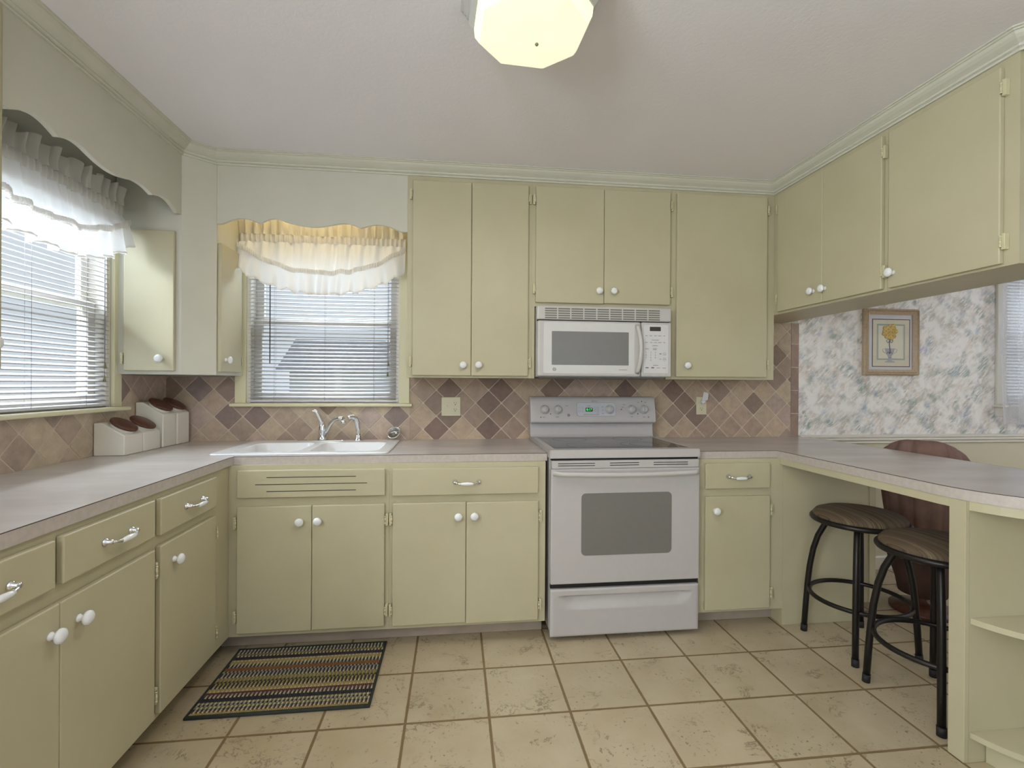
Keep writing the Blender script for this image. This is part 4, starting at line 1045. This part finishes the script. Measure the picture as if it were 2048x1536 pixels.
# ------------------------------------------------------------------ microwave
X0, X1, Z0, Z1, YM = 2.104, 2.8715, 1.2925, 1.6885, -.41
t = thing('microwave', 'white over-the-range microwave oven', 'microwave', (2.49, -.2, 1.2925))
obj('body', MB().box(X0+.004, X1-.004, -.012, -.372, Z0+.006, Z1-.001), M['enamel2'], t)
gr = MB(); gr.box(X0, X1, YM+.004, -.372, 1.611, Z1-.001, .008, 3)
gv = obj('vent_grille', gr, M['enamel2'], t)
sl2 = MB()
for r in range(5):
    z = 1.671-.0125*r
    for k in range(9):
        xa = 2.148+k*.0735; sl2.box(xa, xa+.066, YM+.0030, YM+.0045, z-.0036, z+.0036)
obj('grille_slots', sl2, plain('grey_slot_shadow', (120, 118, 108), .6), gv)
obj('grille_gap', MB().box(X0+.003, X1-.003, -.385, -.372, 1.6065, 1.6105), M['black'], t)
dr_ = obj('microwave_door', MB().box(X0+.003, 2.692, YM, -.372, Z0+.008, 1.606, .010, 3), M['enamel2'], t)
obj('door_frame', MB().plate([(x, z) for x, z in rrect(2.141, 2.652, 1.318, 1.594, .006, 3)], [rrect(2.183, 2.622, 1.360, 1.549, .003, 2)], 0, 1), M['enamel2'], dr_) if False else None
obj('door_frame', MB().prism(rrect(2.140, 2.655, 1.316, 1.596, .006, 3), YM-.0022, YM-.0002, 'y', .0008), plain('satin_white_bezel', (214, 213, 211), .3), dr_)
obj('door_window', MB().prism(rrect(2.185, 2.620, 1.363, 1.547, .003, 2), YM-.0032, YM-.0023, 'y'), M['mw_glass'], dr_)
hm_ = MB(); pts = []; 
for i in range(21):
    s = i/20; pts.append((2.668+.010*math.sin(PI*s), YM-.004-.034*math.sin(PI*s)**.6, 1.322+.262*s))
hm_.tube(pts, [.011]*21, 12, flat=1); obj('door_handle', hm_, M['enamel2'], dr_)
cp = obj('keypad_panel', MB().box(2.6955, X1-.002, YM, -.372, Z0+.008, 1.606, .008, 3), M['enamel2'], t)
obj('keypad_overlay', MB().prism(rrect(2.706, 2.850, 1.322, 1.592, .005, 3), YM-.0016, YM-.0002, 'y'), plain('satin_keypad', (216, 214, 214), .4), cp)
obj('display', MB().prism(rrect(2.742, 2.806, 1.557, 1.581, .002, 2), YM-.0022, YM-.0017, 'y'), M['display'], cp)
pk_ = MB()
def ft(mb, s, size, x, z, y=YM-.0019):
    R3 = Matrix.Rotation(PI/2, 4, 'X'); R3.translation = (x, y, z); text_mb(mb, s, size, R3, .0002)
for r, row in enumerate(('1 2 3', '4 5 6', '7 8 9', '  0  ')):
    for k, ch in enumerate(row.split(' ') if r < 3 else ['', '0', '']):
        if ch: ft(pk_, ch, .011, 2.722+k*.0265, 1.437-r*.0145)
def dash(x, z, wd, h=.0022): pk_.box(x-wd/2, x+wd/2, YM-.0021, YM-.0017, z-h/2, z+h/2)
for x, wd in ((2.722, .012), (2.748, .014), (2.775, .014), (2.800, .018), (2.826, .010)): dash(x, 1.531, wd)
dash(2.774, 1.507, .042); dash(2.773, 1.475, .032)
for x, wd in ((2.722, .016), (2.750, .012), (2.775, .018), (2.801, .020), (2.827, .010)): dash(x, 1.493, wd)
dash(2.726, 1.457, .020); dash(2.772, 1.460, .022); dash(2.772, 1.453, .022); dash(2.805, 1.430, .012, .004); dash(2.805, 1.400, .010)
for z in (1.429, 1.400): pk_.tube([(2.829+.009*math.cos(a), YM-.0018, z+.009*math.sin(a)) for a in [2*PI*k/20 for k in range(20)]], .0005, 4, True); dash(2.829, z, .010)
dash(2.777, 1.366, .030); dash(2.727, 1.352, .018, .005); dash(2.760, 1.352, .016, .006); dash(2.793, 1.351, .020); dash(2.827, 1.351, .020)
obj('keypad_print', pk_, M['ink'], cp)
pk_ = MB(); ft(pk_, 'SPACEMAKER XL', .0065, 2.588, 1.338, YM-.0026)
for r, rr_ in ((.0085, .0009),): pk_.tube([(2.200+r*math.cos(a), YM-.0026, 1.339+r*math.sin(a)) for a in [2*PI*k/24 for k in range(24)]], rr_, 6, True)
for s in (-1, 1): pk_.tube([(2.200+.0035*s+.003*math.cos(a), YM-.0026, 1.339+.004*math.sin(a)) for a in [2*PI*k/12 for k in range(12)]], .0006, 5, True)
obj('door_print', pk_, M['ink'], dr_)
obj('underside_vent', MB().box(X0+.02, X1-.02, -.36, -.05, Z0-.002, Z0+.0055), plain('grey_underside', (120, 116, 110), .5), t)

# ------------------------------------------------------------------ bar stools
def make_stool(cx, cy, label):
    t = thing('bar_stool', label, 'stool', (cx, cy, 0), 'backless metal bar stools')
    for k in range(4):
        a = PI/4+k*PI/2; d = Vector((math.cos(a), math.sin(a), 0)); c = Vector((cx, cy, 0))
        P = []
        for r, z in ((.118, .600), (.140, .560), (.168, .500), (.188, .43), (.203, .34), (.212, .25), (.219, .15), (.226, .03)): P.append(c+d*r+Vector((0, 0, z)))
        lg = obj('leg', MB().tube(P, .0135, 12), M['stoolmetal'], t)
        obj('foot_cap', MB().tube([c+d*.2255+Vector((0, 0, .034)), c+d*.2275+Vector((0, 0, .0008))], .0155, 12), M['rubber'], lg)
    obj('foot_ring', MB().tube([(cx+.2035*math.cos(a), cy+.2035*math.sin(a), .233) for a in [2*PI*k/48 for k in range(48)]], .0105, 10, True), M['stoolmetal'], t)
    obj('seat_ring', MB().tube([(cx+.193*math.cos(a), cy+.193*math.sin(a), .607) for a in [2*PI*k/48 for k in range(48)]], .0125, 10, True).lathe([(0, .596), (.19, .596), (.19, .608), (0, .608)], (cx, cy, 0), (0, 0, 1), 40), M['stoolmetal'], t)
    obj('cushion', MB().lathe([(.183, .6085), (.191, .618), (.191, .628), (.180, .642), (.150, .654), (.11, .661), (.06, .664), (0, .665)], (cx, cy, 0), (0, 0, 1), 48), M['seatfab'], t)
    return t
st = make_stool(3.610, -.877, 'dark metal bar stool with brown cushion farther along peninsula')
dup(st, (3.567, -1.302, 0), 'dark metal bar stool with brown cushion next to the end shelves')

# ------------------------------------------------------------------ dining chair
CXc, CYc = 4.275, -.58
t = thing('dining_chair', 'mauve brown channel-tufted barrel chair beyond the peninsula', 'chair', (CXc, CYc, 0))
face = math.radians(40)       # opening looks towards +x +y
def shell(out):
    def fn(s, v):
        ang = face+PI+(s-.5)*math.radians(250)
        k = abs(2*s-1); ztop = .955-.24*max(0, k-.15)**1.5; z = .17+(ztop-.17)*v
        r = (.095+.100*min(1, (z-.17)/.72)**.8)
        fl = .021*abs(math.sin(s*PI*11))**.6*min(1, v*3)
        r = r+(fl if out else -.055-fl)
        top = max(0, v-.93)/.07
        r -= (.026*top**2 if out else -.026*top**2)
        return (CXc+r*math.cos(ang), CYc+r*math.sin(ang), z)
    return fn
mb = MB(); mb.grid(shell(True), 104, 26); mb.grid(shell(False), 104, 26)
fo, fi = shell(True), shell(False)
mb.grid(lambda s, v: tuple(Vector(fo(s, 1)).lerp(Vector(fi(s, 1)), v)+Vector((0, 0, .012*math.sin(PI*v)))), 104, 4)
for s in (0, 1): mb.grid(lambda u, v, s=s: tuple(Vector(fo(s, u)).lerp(Vector(fi(s, u)), v)), 26, 2)
obj('backrest', mb, M['velvet'], t)
obj('seat', MB().lathe([(0, .30), (.15, .30), (.165, .34), (.17, .42), (.155, .455), (.08, .47), (0, .472)], (CXc+.012, CYc+.01, 0), (0, 0, 1), 36), M['velvet'], t)
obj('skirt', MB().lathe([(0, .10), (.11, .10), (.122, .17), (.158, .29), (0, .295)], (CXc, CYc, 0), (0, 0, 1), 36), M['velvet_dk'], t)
obj('swivel_base', MB().lathe([(0, .0005), (.15, .0005), (.15, .02), (.05, .04), (.03, .06), (.03, .099), (0, .0995)], (CXc, CYc, 0), (0, 0, 1), 32), M['walnut'], t)

# ------------------------------------------------------------------ framed print
t = thing('framed_print', 'framed botanical print of yellow flowers in an urn on floral wallpaper', 'picture', (4.64, 0, 1.33))
pu0, pu1, pz0, pz1 = 4.425, 4.838, 1.330, 1.786; fwid = .040
mb = MB()
inner = [(pu0+fwid, pz0+fwid), (pu1-fwid, pz0+fwid), (pu1-fwid, pz1-fwid), (pu0+fwid, pz1-fwid)]; outer = [(pu0, pz0), (pu1, pz0), (pu1, pz1), (pu0, pz1)]
R_ = []
for f, y in ((0, -.001), (0, -.020), (.12, -.027), (.3, -.030), (.45, -.024), (.55, -.030), (.8, -.022), (1, -.016), (1, -.008)):
    R_.append([mb.bm.verts.new((o_[0]+(i_[0]-o_[0])*f, y, o_[1]+(i_[1]-o_[1])*f)) for o_, i_ in zip(outer, inner)])
for A, B in zip(R_, R_[1:]):
    for k in range(4): mb.bm.faces.new([A[k], A[(k+1) % 4], B[(k+1) % 4], B[k]])
bmesh.ops.recalc_face_normals(mb.bm, faces=mb.bm.faces[:])
fr_o = obj('frame', mb, M['gold'], t)
rp = MB()
cor = [(pu0+.009, pz0+.009), (pu1-.009, pz0+.009), (pu1-.009, pz1-.009), (pu0+.009, pz1-.009)]
for a, b_ in zip(cor, cor[1:]+cor[:1]):
    L = math.hypot(b_[0]-a[0], b_[1]-a[1]); n_ = int(L/.010)
    for sgn in (0, PI):
        rp.tube([(a[0]+(b_[0]-a[0])*k/(n_*3)+(.0028*math.cos(k*1.05+sgn) if a[0] == b_[0] else 0), -.0285-.003*math.sin(k*1.05+sgn), a[1]+(b_[1]-a[1])*k/(n_*3)+(.0028*math.cos(k*1.05+sgn) if a[1] == b_[1] else 0)) for k in range(n_*3+1)], .0035, 6)
obj('rope_border', rp, M['gold'], fr_o)
mt = obj('mat_board', MB().box(pu0+fwid-.002, pu1-fwid+.002, -.010, -.002, pz0+fwid-.002, pz1-fwid+.002), M['mat_grey'], t)
ax0, ax1, az0, az1 = 4.497, 4.776, 1.392, 1.712
def rectline(mb, x0, x1, z0, z1, wd, y0, y1): mb.plate([(x0, z0), (x1, z0), (x1, z1), (x0, z1)], [[(x0+wd, z0+wd), (x1-wd, z0+wd), (x1-wd, z1-wd), (x0+wd, z1-wd)]], y0, y1)
def flat(mb): mb.bm.transform(Matrix(((1, 0, 0, 0), (0, 0, -1, 0), (0, 1, 0, 0), (0, 0, 0, 1)))); return mb
mb = MB(); mb.box(ax0, ax1, -.0105, -.0101, az0, az1); art = obj('print', mb, M['art_paper'], t)
mb = MB(); rectline(mb, ax0-.004, ax1+.004, az0-.004, az1+.004, .0045, .0101, .0112); obj('print_border', flat(mb), M['art_dark'], art)
mb = MB(); rectline(mb, 4.528, 4.742, 1.435, 1.682, .010, .0106, .0109); obj('print_panel_lines', flat(mb), M['art_green'], art)
mb = MB(); rectline(mb, 4.545, 4.725, 1.448, 1.668, .003, .0107, .0110); mb = flat(mb)
mb.box(4.548, 4.722, -.01075, -.0106, 1.451, 1.665); obj('print_field', mb, plain('print_cream_field', (222, 216, 196), .8), art)
mb = MB()
rnd = random.Random(4); fc = (4.627, 1.628)
for k in range(26):
    a = k*2.4; r = .052*math.sqrt(k/26); rr_ = .013+.005*rnd.random(); x, z = fc[0]+r*math.cos(a), fc[1]+r*.92*math.sin(a)
    mb.lathe([(0, .0012), (rr_*.5, .0010), (rr_, .0002), (rr_, 0)], (x, -.0110-.00004*k, z), (0, -1, 0), 9)
obj('print_flowers', mb, M['art_yellow'], art)
mb = MB()
for k in range(16):
    a = k*2.4+1; r = .05*math.sqrt(k/16); x, z = fc[0]+r*math.cos(a), fc[1]+r*math.sin(a); mb.tube([(x+.007*math.cos(b_), -.0126, z+.006*math.sin(b_)) for b_ in (a, a+1, a+2, a+3)], .0009, 4)
obj('print_petal_lines', mb, M['art_brown'], art)
mb = MB(); y = -.0112
mb.tube([(4.625, y, 1.575), (4.622, y, 1.54), (4.628, y, 1.50), (4.624, y, 1.478)], .0045, 6, flat=.3)
for s in (-1, 1):
    mb.tube([(4.625, y, 1.572), (4.625+s*.015, y, 1.578), (4.625+s*.026, y, 1.566), (4.625+s*.014, y, 1.552), (4.625+s*.004, y, 1.564)], .0028, 6, flat=.3)
    mb.tube([(4.624, y, 1.478), (4.624+s*.012, y, 1.492), (4.624+s*.02, y, 1.478)], .0022, 6, flat=.3)
obj('print_stem_and_ribbon', mb, M['art_blue'], art)
mb = MB(); mb.prism([(4.590, 1.515), (4.664, 1.515), (4.655, 1.478), (4.640, 1.462), (4.636, 1.440), (4.650, 1.428), (4.604, 1.428), (4.616, 1.440), (4.612, 1.462), (4.598, 1.478)], -.0110, -.0107, 'y')
for s in (-1, 1): mb.tube([(4.627+s*.036, -.0111, 1.512), (4.627+s*.056, -.0111, 1.508), (4.627+s*.05, -.0111, 1.49), (4.627+s*.034, -.0111, 1.482)], .0014, 5)
mb.box(4.592, 4.664, -.0111, -.0107, 1.418, 1.4275)
obj('print_urn', mb, M['art_grey'], art)

# ------------------------------------------------------------------ rug
t = thing('woven_rug', 'striped woven kitchen rug with dark border on the floor tiles', 'rug', (1.0, -.85, 0))
rx0, rx1, ry0, ry1 = .668, 1.342, -1.087, -.617
keys = ['black', 'cream', 'tan', 'olive', 'rust', 'wine', 'grey', 'edge']; ki = {k: i for i, k in enumerate(keys)}
rowsp = [('x', 'cream', 'black'), ('x', 'grey', 'black'), ('x', 'cream', 'black'), ('s', 'olive', 0), ('x', 'cream', 'wine'), ('s', 'black', 0), ('s', 'black', 0), ('x', 'tan', 'cream'), ('s', 'tan', 0), ('x', 'cream', 'olive'), ('x', 'cream', 'black'), ('x', 'grey', 'black'), ('s', 'rust', 0), ('s', 'rust', 0),
         ('x', 'grey', 'black'), ('x', 'grey', 'black'), ('x', 'grey', 'black'), ('x', 'cream', 'black'), ('x', 'tan', 'olive'), ('x', 'tan', 'olive'), ('x', 'olive', 'black'), ('x', 'tan', 'black'), ('x', 'tan', 'black'), ('x', 'cream', 'black'), ('s', 'tan', 0), ('x', 'tan', 'cream'), ('s', 'wine', 0), ('x', 'grey', 'wine'), ('x', 'cream', 'black'),
         ('s', 'black', 0), ('s', 'black', 0), ('x', 'cream', 'olive'), ('x', 'grey', 'black'), ('x', 'cream', 'olive'), ('x', 'grey', 'black'), ('x', 'cream', 'wine'), ('s', 'tan', 0)]
nr = len(rowsp); nc = 84
mb = MB(); e = .014
iy0, iy1 = ry0+e, ry1-e*.6; ix0, ix1 = rx0+e*.7, rx1-e*.7
for r, (kd, ca, cb_) in enumerate(rowsp):
    ya = iy1-(iy1-iy0)*r/nr; yb = iy1-(iy1-iy0)*(r+1)/nr; ym = (ya+yb)/2
    for c in range(nc):
        xa = ix0+(ix1-ix0)*c/nc; xb = ix0+(ix1-ix0)*(c+1)/nc; xm = (xa+xb)/2
        mi = ki[ca if (kd == 's' or (c//1+r//3) % 2 == 0) else cb_]; sk = .002
        vs = [mb.bm.verts.new(p) for p in ((xa, ya, .006), (xb, ya, .006), (xb, yb, .006), (xa, yb, .006))]
        tp = [mb.bm.verts.new(p) for p in ((xa+.0022, ya-.003, .0105), (xb-.0012, ya-.002, .0105), (xb-.0022, yb+.003, .0105), (xa+.0012, yb+.002, .0105))]
        f = mb.bm.faces.new(tp[::-1]); f.material_index = mi; f.smooth = False
        for k in range(4): f = mb.bm.faces.new([vs[k], tp[k], tp[(k+1) % 4], vs[(k+1) % 4]]); f.material_index = mi
bmesh.ops.recalc_face_normals(mb.bm, faces=mb.bm.faces[:])
obj('weave', mb, [RUG[k] for k in keys], t)
bd = MB().box(rx0, rx1, ry0, ry1, .0006, .0062, .002)
bd.tube([(rx0+.003, ry0+.003, .007), (rx1-.003, ry0+.003, .007), (rx1-.003, ry1-.003, .007), (rx0+.003, ry1-.003, .007)], .006, 8, True)
bd.box(rx0, rx1, ry0, ry0+e, .004, .0105, .002)
obj('bound_edge', bd, RUG['edge'], t)

# ------------------------------------------------------------------ outside the windows
tag(obj('lawn', MB().box(-14, 18, .152, 16, -.44, -.425).box(-14, -.152, -9, .152, -.44, -.425), M['grass']), 'pale lawn outside behind the window blinds', 'lawn', kind='stuff')
def bush(x, y, z, r, label, seed, name='shrub'):
    rnd = random.Random(seed); t = thing(name, label, 'shrub', (x, y, -.4))
    mb = MB()
    for k in range(900):
        a, b_ = rnd.uniform(0, 2*PI), rnd.uniform(-.5, 1)*PI/2; rr_ = r*(rnd.random()**.3)
        p = Vector((x+rr_*math.cos(a)*math.cos(b_), y+rr_*math.sin(a)*math.cos(b_)*.6, z+rr_*math.sin(b_)))
        if p.z < -.3: continue
        u = Vector((rnd.uniform(-1, 1), rnd.uniform(-1, 1), rnd.uniform(-1, 1))).normalized()*.05*(1+r*.4); v = u.cross(Vector((rnd.uniform(-1, 1), .3, .8))).normalized()*.03*(1+r*.4)
        mb.bm.faces.new([mb.bm.verts.new(p-u), mb.bm.verts.new(p+v), mb.bm.verts.new(p+u), mb.bm.verts.new(p-v)])
    obj('foliage', mb, M['leaf'], t)
    obj('stem', MB().tube([(x, y, -.3995), (x+.02, y, (z-.4)/2), (x, y, z)], [.07*r+.01]*3, 8), M['bark'], t)
bush(1.9, 3.2, .75, 1.0, 'leafy shrub outside the sink window, right half', 1)
bush(2.9, 4.6, 2.0, 1.2, 'taller leafy tree outside the sink window', 2, 'tree')
bush(-4.6, -2.9, 1.2, .9, 'leafy shrub outside the left wall window', 3)
t = thing('neighbour_house', 'white sided neighbour house seen through the blinds', 'house', (-6.5, -.3, -.4))
obj('wall', MB().box(-8.5, -6.5, -3.2, 4.5, -.399, 2.6), M['siding'], t)
obj('roof', MB().prism([(-8.9, 2.6), (-6.0, 2.6), (-7.4, 3.7)], -3.6, 4.9, 'y'), M['roofing'], t)
for y in (-1.6, .5, 2.6): obj('window', MB().box(-6.5, -6.48, y, y+.55, .1, 1.9), M['darkopen'], t)
for y in (-.55, 1.6): obj('porch_post', MB().box(-6.15, -6.0, y, y+.15, -.399, 2.6), M['siding'], t)
t = thing('garden_shed', 'low white shed seen through the sink window blinds', 'shed', (.3, 8, -.4))
obj('wall', MB().box(-1.6, 1.1, 7, 9, -.399, 1.5), M['siding'], t); obj('roof', MB().prism([(6.8, 1.5), (9.2, 1.5), (8, 2.2)], -1.8, 1.3, 'x'), M['roofing'], t)
